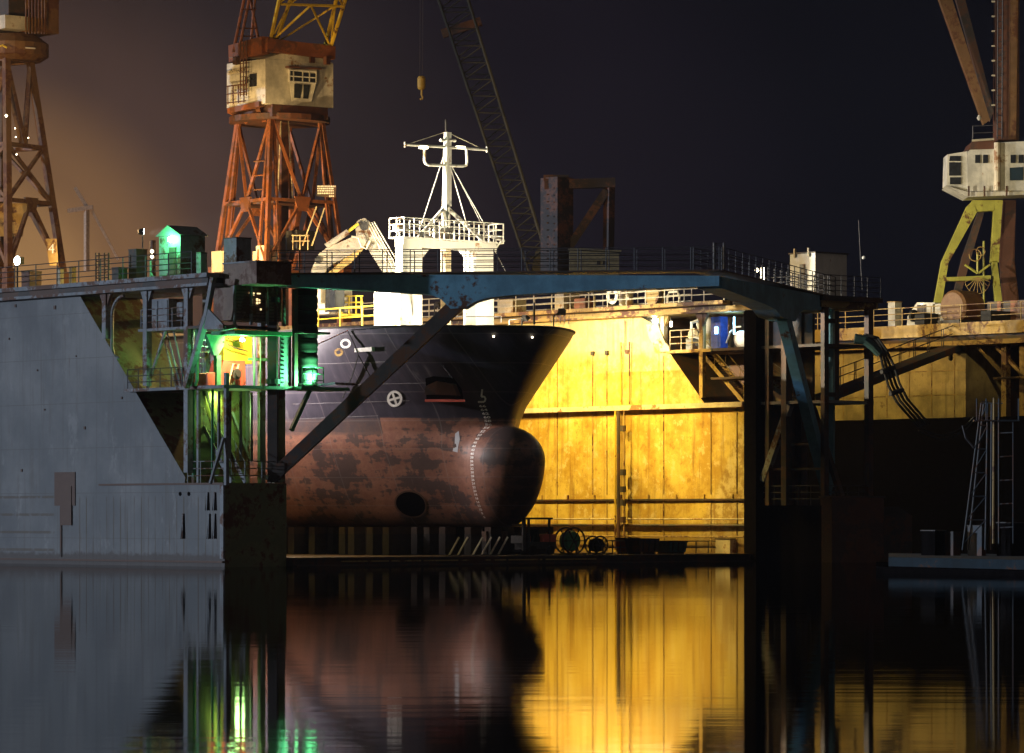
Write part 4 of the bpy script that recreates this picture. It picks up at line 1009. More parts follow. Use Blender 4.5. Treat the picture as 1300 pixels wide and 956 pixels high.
# --- dark lattice boom
bm_=thing('lattice_boom','dark grey green lattice crane boom leaning left across the night sky','crane boom',PX(690,352,312))
P0=PX(688,352,312); P1=PX(566,-30,312); ax=(P1-P0).normalized(); sx=V((ax.z,0,-ax.x)); sy=V((0,1,0)); w=1.15
ch=[]
for a,b in ((-1,-1),(1,-1),(1,1),(-1,1)):
    p=P0+sx*a*w*.75+sy*b*w; q=P1+sx*a*w+sy*b*w; ch.append((p,q)); MB().tube([p,q],.11,6).build('chord',M['boomgreen'],bm_)
for i in range(4):
    m=MB(); (p,q),(r,s_)=ch[i],ch[(i+1)%4]
    for k in range(18):
        a=p.lerp(q,k/18); b=r.lerp(s_,(k+.5)/18); c=p.lerp(q,(k+1)/18); m.tube([a,b],.05,4); m.tube([b,c],.05,4)
    m.build('lacing',M['boomgreen'],bm_)
MB().bar(P0.lerp(P1,.83)-sx*1.7,P0.lerp(P1,.83)+sx*1.6,.5,.7).build('boom_joint',M['rustdark'],bm_)
MB().prism([PX(672,352,311),PX(696,352,311),PX(690,312,311),PX(680,318,311)],V((0,1.6,0))).build('boom_foot',M['boomgreen'],bm_)

# --- brown portal frame with cabin
pf=thing('portal_frame','dark brown portal frame of a crane rising behind the blue bridge','crane frame',PX(735,350,292))
Pp=lambda x,y,dy=0: PX(x,y,292+dy)
MB().bar(Pp(707,352),Pp(707,226),1.9,1.6).build('main_column',M['rustdim'],pf)
MB().bar(Pp(691,234),Pp(700,234),1.0,.8).build('column_ear',M['rustdim'],pf)
MB().bar(Pp(690,226.5),Pp(722,226.5),.5,.5).build('column_head',M['rustdim'],pf)
MB().bar(Pp(719,234),Pp(781,232),.9,.7).build('top_beam',M['rustdim'],pf)
MB().bar(Pp(773.5,236),Pp(772.5,322),.62,.6).build('rear_column',M['rustdim'],pf)
MB().bar(Pp(720,318),Pp(770,242),.75,.6).build('diagonal',M['rustdim'],pf)
for y in range(238,345,9): MB().bar(Pp(694,y,-1.1),Pp(697,y,-1.1),.1).build('rung',M['rustdim'],pf)
pc=thing('site_cabin','grey green site cabin with two small windows beside the brown portal frame','cabin',Pp(754,352,-2))
m=MB(); m.prism([Pp(723,352,-3),Pp(786,352,-3),Pp(786,321,-3),Pp(723,318,-3)],V((0,3,0))); m.build('cabin_body',M['hutgreen'],pc)
MB().bar(Pp(721,318,-1.5),Pp(788,320.5,-1.5),3.6,.14).build('cabin_roof',M['hutgreen'],pc)
for x in (760,767.5): MB().prism([Pp(x-2.2,336,-3.03),Pp(x+2.2,336,-3.03),Pp(x+2.2,331,-3.03),Pp(x-2.2,331,-3.03)],V((0,.02,0))).build('window',M['glass'],pc)

# --- right crane
YR=247.0; Pr=lambda x,y,dy=0: PX(x,y,YR+dy)
rc=thing('shipyard_crane','crane at the right edge with lime yellow A frame legs and cream cabin','crane',Pr(1232,404),'shipyard cranes')
def poly(name,pts,th,mat,dy=0,par=None): return MB().prism([Pr(x,y,dy) for x,y in pts],V((0,th,0))).build(name,M[mat],par or rc)
poly('front_leg',[(1183,404),(1193,404),(1204,334),(1241,268),(1235,255),(1228,262),(1196,332)],.8,'lime')
poly('front_leg',[(1260,332),(1266,332),(1275,402),(1266,402)],.8,'lime'); poly('front_leg',[(1263,254),(1273,254),(1268,333),(1258,333)],.8,'lime')
poly('head_beam',[(1235,254),(1262.8,254),(1262.8,267),(1240,269)],.8,'lime')
poly('cross_beam',[(1201,352),(1258,349.5),(1258,355),(1201,357)],.8,'lime')
poly('rear_leg',[(1204,402),(1212,402),(1232,330),(1250,268),(1243,266),(1222,326)],.7,'dockdark',4.2)
poly('rear_leg',[(1284,402),(1294,402),(1287,330),(1284,255),(1272,254),(1278,330)],.7,'dockdark',4.2)
poly('side_web',[(1275,402),(1296,402),(1288,330),(1290,254),(1274,254),(1269,333)],.3,'rustdark',2)
MB().tube([Pr(1249,404,.2),Pr(1249,306,.2)],.07,6).build('conduit',M['lime'],rc)
m=MB()
for k in range(9):
    t=math.pi*(1.05+.9*k/8) ; m.tube([Pr(1241,352,-.3),Pr(1241+16*math.cos(t),355-20*math.sin(t)*-1 if False else 355+18*abs(math.sin(t)),-.3)],.022,5)
m.tube([Pr(1241+16*math.cos(math.pi*(1.05+.9*k/12)),355+18*abs(math.sin(math.pi*(1.05+.9*k/12))),-.3) for k in range(13)],.02,5); m.build('cable_fan',M['ochre'],rc)
for (x,y,r) in ((1238,324,.38),(1245,319,.28)):
    MB().tube([Pr(x+r*20*math.cos(t*math.pi/6),y+r*20*math.sin(t*math.pi/6),-.3) for t in range(13)],.035,5).build('cable_coil',M['ochre'],rc)
for p,q in (((1225,336),(1241,347)),((1257,336),(1242,347)),((1241,347),(1241,320))): MB().tube([Pr(*p,-.2),Pr(*q,-.2)],.08,5).build('coil_bracket',M['lime'],rc)
# cabin
poly('cabin',[(1228,243),(1264,242),(1264,182),(1262,181),(1233,189),(1229,192)],3.2,'cab',-2)
poly('machine_house',[(1264.3,242),(1330,242),(1330,178),(1264.3,181)],4.4,'cab',-2.3)
poly('cabin_nose',[(1202,235),(1227.8,243),(1227.8,192),(1203,196)],2.4,'cab',-1.8)
poly('lower_skirt',[(1202,236),(1229,250),(1330,246),(1330,242.5),(1228,243.4)],3,'cab',-2.1)
for x in (1230,1250,1278): poly('skirt_rib',[(x-1,249),(x+1,249),(x+1,236),(x-1,236)],.1,'rustdark',-2.35)
poly('nose_window',[(1205,204.5),(1220,204.5),(1220,198),(1206,198)],.06,'glass',-1.87); poly('nose_window',[(1205,223),(1220,223),(1220,206),(1205,206)],.06,'glass',-1.87); poly('nose_window',[(1206,234),(1220,234),(1220,225),(1206,225)],.06,'glass',-1.87)
for x0 in (1238,1248,1283,1293): poly('side_window',[(x0,207),(x0+6.5,207),(x0+6.5,196.5),(x0,196.5)],.08,'glass',-2.4 if x0>1264 else -2.08)
poly('notice_panel',[(1282,229),(1299,229),(1299,212),(1282,213)],.05,'bargeblue',-2.37)
poly('dark_roof_band',[(1229,190),(1263.5,189),(1263.5,178),(1234,180)],3.3,'rustdark',-2.06)
MB().tube([Pr(1266,242,-2.4),Pr(1266,181,-2.4)],.2,10).build('corner_pipe',M['cream'],rc)
poly('tower_mast',[(1267,178),(1294,178),(1294,-30),(1268,-30)],2.6,'rustdark',-.5); poly('mast_face',[(1281,177),(1290,177),(1293,-30),(1283,-30)],.1,'cranebrown',-.65)
m=MB()
for x in (1266,1272): m.tube([Pr(x,176,-1),Pr(x+1,-30,-1)],.04,5)
for k in range(24): m.tube([Pr(1266,172-k*8.5,-1),Pr(1272,172-k*8.5,-1)],.03,4)
m.build('mast_ladder',M['railmetal'],rc)
for k in range(8): MB().bar(Pr(1259,2+k*18.8,-1),Pr(1263,2+k*18.8,-1),.1).build('ladder_bracket',M['cream'],rc)
poly('boom',[(1249,158),(1257,152),(1205,-14),(1188,-14)],.8,'cranebrown',-.6)
poly('boom_rear',[(1257,154),(1262,140),(1222,-14),(1210,-14)],.6,'dockdark',1)
MB().tube([Pr(1235,178,-2),Pr(1235,160,-2)],.04,5).build('roof_stanchion',M['railmetal'],rc)
for y in (160,169): MB().tube([Pr(1235,y,-2),Pr(1262,y-1,-2)],.03,5).build('roof_rail',M['railmetal'],rc)
MB().tube([Pr(1234,178.5,-2.2),Pr(1262,176.5,-2.2)],.07,5).build('roof_edge_rail',M['cream'],rc)
MB().lathe(Pr(1243,150,-2),[(.05,-.15),(.16,0),(.05,.2)],n=10).build('roof_lamp',M['cab'],rc)
# ================================================================== NEIGHBOUR DOCK (right background)
nd_=thing('neighbour_dock','pale yellow wall of the next dock above a lower hull coloured black as shadow','dock wall',D(10,62,-1))
za=lambda y,px: PA(px,y,60).z
M['nwall']=steel('pale_ochre_plating',(.40,.31,.13),thr=.74,var=.4,rust=(.22,.15,.06),streak=.8)
a0=a_at(1226,60)
MB().dbox(a0,60,60,66,8.7,13.1).build('upper_plating',M['nwall'],nd_)
MB().dbox(-24,60,59.9,66,-1,8.69).build('shaded_lower_hull',M['void'],nd_)  # lower half coloured near-black where the shadow falls
for k in range(12): MB().dbox(a0+.9+k*1.9,a0+.95+k*1.9,59.97,59.999,8.8,13.0).build('seam_bar',M['ochre'],nd_)
for z in (10.1,11.6): MB().dbox(a0,60,59.97,59.998,z,z+.04).build('seam_bar',M['ochre'],nd_)
MB().dbox(-24,a0-.01,63.5,64,8.7,13.1).build('dark_bulkhead',M['dockdark'],nd_)
MB().dbox(-24,60,59.2,66.2,13.12,13.4).build('deck_flange',M['ochre'],nd_)
MB().dbox(-24,60,59.5,66.1,13.41,13.72).build('deck_web',M['dockdark'],nd_)
MB().dbox(-24,60,59.0,66.3,13.73,14.5).build('deck_edge',M['ochre'],nd_)
for px in (1277,1300):
    a=a_at(px,60.3); MB().bar(D(a,60.3,8.7),D(a,60.3,13.1),.4).build('column',M['ochre'],nd_)
    MB().bar(D(a+2.2,60.3,13.0),D(a+.1,60.3,11.2),.2).build('column_brace',M['ochre'],nd_)
MB().tube([D(-20,59.2,11.0),D(a0-3,59.2,11.0)],.08,6).build('pipe_run',M['ochre'],nd_)
railing('faint railing along the deck edge of the next dock', [D(-14,59.1,14.5),D(30,59.1,14.5)],1.1,3,2.4,'ochre',.03,G)
Pn=lambda x,y,b=61: PA(x,y,b)
def cyl(o,name,px,py,r,h,mat,axis=V((0,0,1)),b=61):
    p=Pn(px,py,b); MB().lathe(p,[(r*.9,0),(r,.06),(r,h-.06),(r*.9,h)],axis,16).build(name,M[mat],o)
def deckthing(name,label,cat,px,py,b=61): p=Pn(px,py,b); p.z=14.5; return thing(name,label,cat,p)
def dz(px,py,b=61): 
    p=Pn(px,py,b); return p.z
t=deckthing('mooring_winch','brown hooded winch drum under the lime crane legs','winch',1222,408)
p=Pn(1222,405); p.z=14.52
MB().lathe(p+V((0,0,1.0)),[(.95,-1.0),(1.1,-.85),(1.1,.85),(.95,1.0)],VB,22).build('hood',M['cranebrown'],t)
MB().box(p-V((0,0,0))+VB*1.6,1.4,1.0,.9).build('gearbox',M['lime'],t)
MB().box(p+V((0,0,-.02)),2.6,1.8,.25).build('bed_frame',M['darkmetal'],t)
t=deckthing('bogie_truck','dark crane bogie with vertical plates at the right edge of the deck','bogie',1275,408)
for i,px in enumerate((1262,1270,1279,1288,1297)):
    p=Pn(px,405); p.z=14.52; MB().box(p,.35,.8,1.3).build('side_plate',M['rust'] if i%2 else M['dockdark'],t)
p=Pn(1279,405); p.z=14.55; MB().box(p-VB*.3,3.4,.8,.6).build('truck_beam',M['black'],t)
t=deckthing('bogie_truck','dark crane bogie with pale plates below the left lime leg','bogie',1190,408)
for i,px in enumerate((1173,1181,1196,1204)):
    p=Pn(px,408); p.z=14.52; MB().box(p,.4,.8,1.35).build('side_plate',M['cab'] if px in(1181,1196) else M['dockdark'],t)
p=Pn(1188,408); p.z=14.55; MB().box(p-VB*.3,2.4,.8,.7).build('truck_beam',M['black'],t)
MB().lathe(Pn(1160,411,60.6)+V((0,0,.5)),[(.1,-.12),(.38,-.1),(.38,.1),(.1,.12)],UA,16).build('hand_wheel',M['black'],t)
t=deckthing('cream_shed','sloping cream shed beside the lime crane leg on the next dock','shed',1167,412,63)
m=MB(); m.prism([PA(x,y,63) for x,y in ((1151,416),(1187,416),(1187,384),(1164,384),(1152,402))],VB*2); m.build('shed_body',M['cab'],t)
MB().lathe(PA(1170,392,62.9),[(.06,-.3),(.12,0),(.06,.3)],n=10).build('shed_lamp',M['lampsmall'],t)
t=deckthing('vent_trunk','plain cream ventilation trunk standing left of the sloping shed','ventilator',1136,415,63)
p=PA(1136,416,63); p.z=14.5; MB().box(p,.62,.6,1.75).build('trunk',M['cab'],t); MB().box(p+V((0,0,1.76)),.7,.7,.06).build('trunk_cap',M['ochre'],t)

# gangway ramp between the docks
gw=thing('gangway','dark blue gangway ramp rising to the next dock with handrails','gangway',PX(1052,505,223))
p0=PX(1046,505,223); p1=PX(1214,440,241)
MB().bar(p0,p1,1.1,.40).build('ramp_beam',M['shade'],gw)
for s in (-.5,.5):
    off=V((0,s,0)); m=MB()
    for h in (.6,1.1): m.tube([p0+off+V((0,0,.28+h)),p1+off+V((0,0,.28+h))],.03,5)
    m.build('handrail',M['railmetal'],gw)
    for k in range(10):
        c=p0.lerp(p1,k/9)+off; MB().tube([c+V((0,0,.28)),c+V((0,0,1.38))],.03,5).build('handrail_post',M['railmetal'],gw)
MB().lathe(PX(1207,452,240),[(.05,-.3),(.15,-.2),(.15,.1),(.05,.2)],n=10).build('ramp_hook',M['black'],gw)
# service hoses hanging
hs=thing('hose_bundle','black service hoses sagging in a bundle from the right tower','hoses',PX(1095,432,219))
for i in range(4):
    o=i*4.6; MB().tube([PX(x+o*(.6 if k<3 else 1),y-o*.25,219+i*.3) for k,(x,y) in enumerate(((1090,428),(1106,432),(1117,448),(1122,470),(1128,490),(1138,510),(1152,526),(1166,542)))],.075,7).build('hose',M['black'],hs)
for i in range(2): MB().tube([PX(x,y+i*5,219+i*.3) for x,y in ((1166,542),(1180,549),(1196,553),(1212,549),(1226,540),(1236,530))],.06,6).build('hose_tail',M['darkmetal'],hs)
MB().tube([PX(1085,430,218.8),PX(1098,432,218.8),PX(1108,440,218.8),PX(1117,450,218.8)],.30,10,.22).build('hose_sleeve',M['hosegreen'],hs)
for x,y in ((1123,472),(1134,500)): MB().tube([PX(x-4,y,218.8),PX(x+12,y-5,219.5)],.14,6).build('hose_clamp',M['darkmetal'],hs)

# ================================================================== DECK THINGS ON THE RIGHT WING
wc=thing('deck_cabin','white cabin lit on its left side at the end of the right deck','cabin',D(-3,40,15))
ac=-3.4
bq=b_at(1035,ac)
ahi=a_at(1003,bq)
MB().dbox(ac,ahi,bq,b_at(1075,ac),15.02,15.05+ (z_at(322,ac,bq)-15)).build('cabin_body',M['white'],wc)
zt_=15.05+(z_at(322,ac,bq)-15)
MB().dbox(ac-.08,ahi+.08,bq-.08,b_at(1075,ac)+.08,zt_+.002,zt_+.08).build('cabin_roof',M['dockdark'],wc)
for a in (ac+.4,ahi-.5): MB().dbox(a,a+.12,bq-.12,bq-.002,zt_-.2,zt_+.3).build('lifting_lug',M['cream'],wc)
MB().dbox((ac+ahi)/2-.2,(ac+ahi)/2+.2,bq-.05,bq-.002,15.1,17).build('cabin_door',M['dockgrey'],wc)
mt=thing('aerial_mast','thin whip aerial with a small round lamp beside the white cabin','aerial',PX(1093,368,221))
MB().tube([PX(1095,368,221),PX(1093,340,221),PX(1090,280,221)],.035,5,.02).build('whip',M['railmetal'],mt)
MB().lathe(PX(1096.5,327,220.9),[(.02,-.1),(.1,-.05),(.1,.05),(.02,.1)],n=12).build('globe',M['mark'],mt)
# glowing strip post on the deck
t=thing('lamp_post','short post with a glowing yellow strip on the right bridge end','lamp',D(.5,38.6,15))
p=PX(968,356,221); 
MB().bar(PX(968,358,222),PX(968,340,222),.16).build('strip_glass',M['lampsmall'],t); MB().bar(PX(968,368,222),PX(968,358.2,222),.1).build('strip_post',M['darkmetal'],t)
MB().lathe(PX(961,343,222),[(.02,-.12),(.14,0),(.02,.12)],n=10).build('strip_lamp',M['lampsmall'],t)
# floodlit inner deck objects
def onR(px,b=38.2): a=a_at(px,b); return D(a,b,15.0)
t=thing('deck_box','cream box standing on the floodlit right deck behind the bow','locker',onR(720)); MB().box(onR(720),1.3,.8,1.15).build('box_body',M['cream'],t); MB().box(onR(720)+V((0,0,1.152)),1.4,.9,.06).build('box_lid',M['ochre'],t)
t=thing('hoop_frame','arched cream pipe frame on the floodlit right deck','pipe frame',onR(742)); p=onR(742); MB().tube([p-UA*.9,p-UA*.9+V((0,0,.8)),p-UA*.6+V((0,0,1.1)),p+UA*.7+V((0,0,1.1))],.07,8).build('hoop',M['railpale'],t); MB().box(p,.8,1.0,.7).build('hoop_box',M['rust'],t)
t=thing('hose_coil','coil of pale hose hung on the deck railing behind the bow','hose coil',onR(779,37.1)); p=onR(779,37.1)+V((0,0,.65))
for r in (.30,.38,.46): MB().tube([p+UA*r*math.cos(k*math.pi/10)+V((0,0,r*math.sin(k*math.pi/10)))-VB*.1 for k in range(21)],.045,6).build('hose_turn',M['white'],t)
t=thing('twin_bollard','pair of cream bollards on the floodlit right deck','bollard',onR(795)); 
for s in (-.3,.3): MB().lathe(onR(795)+UA*s,[(.22,0),(.22,.8),(.3,.85),(.3,1.0)],n=14).build('bollard_post',M['cream'],t)
MB().box(onR(795),.9,1.3,.1).build('bollard_base',M['ochre'],t)
t=thing('cable_reel','ochre cable reel standing on the floodlit right deck edge','cable reel',onR(832)); p=onR(832)+V((0,0,.6))
for s in (-.25,.25): MB().lathe(p+VB*s,[(.58,-.03),(.58,.03)],VB,18).build('reel_flange',M['ochre'],t)
MB().lathe(p,[(.35,-.22),(.35,.22)],VB,16).build('reel_core',M['cream'],t)
t=thing('pipe_hoop','small bent pipe hoop at the right of the cable reel','pipe frame',onR(855)); p=onR(855); MB().tube([p-UA*.5,p-UA*.5+V((0,0,.5)),p-UA*.35+V((0,0,.75)),p+UA*.35+V((0,0,.75)),p+UA*.5+V((0,0,.5)),p+UA*.5],.07,8).build('hoop',M['railpale'],t)
t=thing('tall_locker','floodlit tall locker on the right deck between the mast posts','locker',onR(585)); MB().box(onR(585),1.4,1.1,1.3).build('locker_body',M['cream'],t); MB().box(onR(585)+V((0,0,1.302)),1.5,1.2,.06).build('locker_lid',M['ochre'],t)
t=thing('deck_locker','low floodlit locker on the right deck beside the right mast post','locker',onR(650)); MB().box(onR(650),1.1,1.4,.85).build('locker_body',M['cream'],t); MB().box(onR(650)+V((0,0,.852)),1.2,1.5,.06).build('locker_lid',M['ochre'],t)
# mid deck machines
Z2=12.3
w=thing('capstan_machine','white wrapped capstan machine on the mid deck of the right wing','deck machine',D(4.3,39.2,Z2))
p=D(a_at(897,39.3),39.3,Z2)
MB().lathe(p,[(.5,0),(.5,.25),(.28,.4),(.24,.9),(.45,1.05),(.62,1.5),(.55,1.9),(.3,2.0)],n=14).build('capstan_drum',M['white'],w,smooth=True)
MB().tube([p+V((-.3,-.3,1.8)),p+V((-.9,-.5,1.6)),p+V((-.9,-.5,.9)),p+V((-.3,-.4,.6))],.1,8).build('cover_strap',M['white'],w)
MB().bar(p+V((.5,0,0)),p+V((.6,0,1.9)),.35,.5).build('motor_case',M['cream'],w)
MB().tube([p+V((-.4,-.5,0)),p+V((-.4,-.5,1.0))],.09,8).build('valve_pipe',M['cream'],w)
w=thing('electrical_locker','bright blue electrical locker behind the yellow column of the right wing','locker',D(3.2,38.6,Z2))
a=a_at(910,38.6); MB().dbox(a-.3,a+.5,38.6,39.2,Z2+.01,14.2).build('locker_body',M['bluepanel'],w); MB().dbox(a-.1,a+.15,38.56,38.598,13.2,13.6).build('indicator_panel',M['tubeblue'],w)
w=thing('tube_lamp','upright blue white tube lamp on the right wing mid deck','lamp',D(1.6,38.4,Z2))
a=a_at(932,38.2); MB().tube([D(a,38.2,13.1),D(a,38.2,14.1)],.05,8).build('tube_glass',M['tubeblue'],w); MB().bar(D(a,38.28,Z2+.01),D(a,38.28,14.2),.06).build('tube_stand',M['darkmetal'],w)
w=thing('storage_tank','white rounded tank with two dark ports lit blue by a tube lamp','tank',D(1.2,38.6,Z2))
a=a_at(944,38.4); MB().lathe(D(a-.2,38.5,Z2+.5),[(.2,-.7),(.5,-.6),(.5,.6),(.2,.7)],UA,18).build('tank_body',M['white'],w,smooth=True)
a2=a-.75
m=MB(); m.dbox(a2-.9,a2+.2,38.0,38.2,Z2+.02,Z2+1.15); pl_=m.build('end_plate',M['white'],w)
for z in (.35,.8): MB().lathe(D(a2-.35,37.998,Z2+z),[(.13,0),(.13,.02)],-VB,14).build('port',M['void'],w)
MB().tube([D(a+1.0,38,Z2+.3),D(a+.7,38,Z2+.9),D(a+.2,38,Z2+1.2),D(a-.2,38,Z2+1.2)],.05,6).build('tank_pipe',M['white'],w)
MB().bar(D(a,38.5,Z2+.01),D(a,38.5,Z2+.15),.8,.5).build('tank_cradle',M['darkmetal'],w)
w=thing('hand_pump','dark pump with a wheel behind the bay railing of the right wing','pump',D(5.6,38.6,Z2)); p=D(5.6,38.6,Z2)
MB().box(p,.6,.6,.7).build('pump_body',M['dockgrey'],w); MB().lathe(p+V((0,0,.9)),[(.1,-.03),(.4,-.03),(.4,.03),(.1,.03)],VB,16).build('pump_wheel',M['railpale'],w)
w=thing('deck_lamp','greenish white lamp glowing under the deck edge of the right wing','lamp',PA(832,407,38.3))
p=PA(832,407,38.3); MB().lathe(p,[(.04,-.16),(.17,-.08),(.17,.08),(.04,.16)],n=14).build('lamp_globe',M['lampwhite'],w); MB().tube([p+V((0,0,.17)),V((p.x,p.y,14.34))],.03,6).build('lamp_stem',M['darkmetal'],w)
w=thing('bulkhead_lamp','tiny warm bulkhead lamp beside the cream column of the right wing','lamp',PA(852,412,37.75))
MB().bar(PA(852,415,37.75),PA(852,408,37.75),.1).build('lamp_glass',M['lampsmall'],w); MB().bar(PA(852,408,37.8),PA(852,404,37.8),.08).build('lamp_bracket',M['darkmetal'],w)

# ================================================================== PONTOON DECK THINGS
ZD=.452
def onP(px,a): return D(a,b_at(px,a),ZD)
# keel blocks
kb=None; n=0
for i,b in enumerate((15.2,16.8,18.6,BC,23,24.8,26.4)):
    for j in range(13):
        a=2.8+j*1.35+(2.2 if i in(0,6) else 1.1 if i in (1,5) else 0)
        a+=random.uniform(-.45,.45); p=D(a,b+random.uniform(-.25,.25),ZD)
        if random.random()<.12: continue
        if kb is None:
            kb=thing('keel_block','dark concrete keel block with timber cap in the rows beneath the ship','keel block',p,'keel blocks under the ship')
            MB().box(p,.8,.55,1.15).build('block_base',M['concrete'],kb); MB().box(p+V((0,0,1.152)),.8,.5,.385).build('timber_cap',M['wood'],kb)
        else: dup(kb,p)
sh=None
for i,px in enumerate((572,583,602,613,624,634)):
    p=onP(px-2,1.6); q=p+V((.55,0,1.0))
    if sh is None:
        sh=thing('shore_prop','slanted timber shore prop leaning beside the bulb of the ship','prop',p,'slanted shores under the bow'); MB().tube([p,q],.06,6).build('prop_pole',M['railpale'],sh); MB().box(p,.3,.3,.05).build('prop_foot',M['darkmetal'],sh)
    else: dup(sh,p)
pb=None
for px in (617,628,638):
    p=onP(px,3.0)
    if pb is None:
        pb=thing('bilge_block','pinkish bilge block standing beneath the bulb','bilge block',p,'pink bilge blocks under the bulb'); MB().box(p,.32,.4,.75).build('block_base',M['concrete'],pb); MB().box(p+V((0,0,.752)),.36,.45,.55).build('block_cap',M['patchrust'],pb)
    else: dup(pb,p)
# forklift
fk=thing('forklift','black forklift truck parked on the dock floor beside the bulb','forklift',onP(684,1.0))
a=1.0; q=lambda px,py,aa=a: PB(px,py,aa)
zf=ZD
bx=lambda x0,x1,y0,y1,name,mat,a0=.4,a1=1.6: MB().prism([PB(x0,y0,a0),PB(x1,y0,a0),PB(x1,y1,a0),PB(x0,y1,a0)],UA*(a1-a0)).build(name,M[mat],fk)
bx(672,706,697,688,'chassis','darkmetal'); bx(690,706,688,678,'counterweight','red'); bx(683,691,688,681,'seat','black',.7,1.3); bx(682.5,684.5,681,672,'seat_back','black',.7,1.3)
for x0,x1 in ((671,673),(697,699)): bx(x0,x1,690,659,'cab_pillar','darkmetal',.4,.5); bx(x0,x1,690,659,'cab_pillar','darkmetal',1.5,1.6)
bx(669,702,659.5,657,'cab_roof','darkmetal')
for y0,y1 in ((.55,.65),(1.3,1.4)): bx(664,667.5,700,658,'mast_rail','darkmetal',y0,y1)
bx(664,668,690,680,'fork_carriage','darkmetal',.5,1.5)
for y0 in (.6,1.25): bx(652,667,700,698.8,'fork','darkmetal',y0,y0+.12)
bx(664,668,668,665,'mast_crossbar','darkmetal',.5,1.45)
for px in (677,700):
    for aa in (.32,1.5): MB().lathe(D(aa,b_at(px,aa),ZD+.27),[(.1,0),(.26,0),(.26,.2),(.1,.2)],UA,16).build('wheel',M['black'],fk)
MB().tube([PB(676,688,1),PB(679,677,1)],.03,5).build('steering_column',M['darkmetal'],fk)
def hosereel(label,px0,px1,ytop,a,mat):
    p=onP((px0+px1)/2,a); t=thing('hose_reel',label,'hose reel',p)
    r=(px1-px0)/2/ (F/p.y)*1.0; c=p+V((0,0,r+.05)); d=VB*.0+UA
    for s in (-.32,.32): 
        MB().tube([c+d*s+VB*r*math.cos(k*math.pi/12)*1.15+V((0,0,r*math.sin(k*math.pi/12))) for k in range(25)],.05,6).build('reel_rim',M['darkmetal'],t)
        m=MB(); 
        for k in range(6): m.bar(c+d*s,c+d*s+VB*r*1.1*math.cos(k*math.pi/3)+V((0,0,r*.97*math.sin(k*math.pi/3))),.05)
        m.build('reel_spokes',M['darkmetal'],t)
    MB().lathe(c,[(r*.72,-.3),(r*.80,-.15),(r*.78,.1),(r*.72,.3)],d,20).build('wound_hose',M[mat],t)
    for s in (-.5,.5): MB().bar(c+d*s,V((c.x,c.y,ZD))+d*s*1.1,.09).build('reel_stand',M['darkmetal'],t)
    MB().bar(V((c.x,c.y,ZD+.04))-d*.65,V((c.x,c.y,ZD+.04))+d*.65,1.2,.08).build('reel_base',M['darkmetal'],t)
hosereel('large hose reel with a green drum next to the forklift',707,740,664,1.2,'greenpaint')
hosereel('smaller black hose reel right of the green drum reel',746,768,674,1.0,'black')
def bin_(label,x0,x1,y0,a,mat):
    p=onP((x0+x1)/2,a); t=thing('waste_skip',label,'skip',p); w=(x1-x0)/F*p.y/.75; h=CH+(HY-y0)/F*p.y-ZD
    f0=[p+VB*s*w/2*.88+UA*r*.6*.88+V((0,0,.1)) for s,r in ((-1,-1),(1,-1),(1,1),(-1,1))]; f1=[p+VB*s*w/2+UA*r*.6+V((0,0,h)) for s,r in ((-1,-1),(1,-1),(1,1),(-1,1))]
    MB().hexa(f0+f1).build('skip_body',M[mat],t); m=MB()
    for i in range(4): m.bar(f1[i]+V((0,0,.03)),f1[(i+1)%4]+V((0,0,.03)),.08)
    m.build('skip_rim',M['darkmetal'],t)
    for s in (-.3,0,.3): MB().bar(p+VB*s*w-UA*.56+V((0,0,.15)),p+VB*s*w-UA*.63+V((0,0,h)),.06).build('skip_rib',M['darkmetal'],t)
    for s in (-.35,.35): MB().bar(p+VB*s*w-UA*.5+V((0,0,.05)),p+VB*s*w+UA*.5+V((0,0,.05)),.1,.095).build('skid',M['darkmetal'],t)
bin_('dark steel skip on the dock floor against the yellow wall',802,828,685,1.2,'dockdark')
bin_('low dark green skip on the dock floor right of the larger skip',840,864,688,1.2,'hosegreen')
bin_('rust red small skip on the dock floor left of the dark skip',790,803,684,2.6,'rust')
railing('low pipe railing on the dock floor between reel and skips', [onP(768,2.2),onP(806,2.2)],.75,2,.6,'railmetal',.03,G)
railing('low pipe railing on the dock floor below the right wall', [onP(868,2.2),onP(945,2.2)],.7,2,.9,'railmetal',.03,G)
t=thing('deck_crates','cream crate at the right foot of the yellow wall','crate',onP(930,1.6)); MB().box(onP(930,1.6),1.6,1.2,.8).build('crate_body',M['cream'],t); MB().box(onP(930,1.6)+V((0,0,.802)),1.66,1.26,.06).build('crate_lid',M['wood'],t)
t.name='crate'

# ================================================================== LEFT DECK THINGS
def onL(px,b=1.0): a=a_at(px,b); return D(a,b,15.0)
h=thing('deck_hut','small gabled deck hut lit green by its wall lamp','hut',onL(219,1.2))
ph=onL(225,1.0); w_=1.35; dpt=1.6; zh=z_at(299,a_at(225,1),1)-15
a1=a_at(202,.8); a2=a1-(a_at(202,.8)-a_at(229,.8))
MB().dbox(a2,a1,.8,2.4,15.01,15+zh).build('hut_body',M['dockgrey'],h)
ap=z_at(286,(a1+a2)/2,.8)
MB().prism([D(a1+.15,.65,15+zh+.003),D(a2-.15,.65,15+zh+.003),D((a1+a2)/2,.65,ap)],VB*1.9).build('gable_roof',M['dockgrey'],h)
MB().dbox(a2+.35,a2+.95,.76,.798,15.05,16.6).build('hut_door',M['dockdark'],h)
lp=PA(217,304,.62)
MB().lathe(lp,[(.02,-.16),(.16,-.08),(.16,.08),(.02,.16)],n=14).build('wall_lamp',M['lampgreen'],h)
MB().tube([lp+VB*.02,lp+VB*.2],.03,6).build('lamp_arm',M['darkmetal'],h)
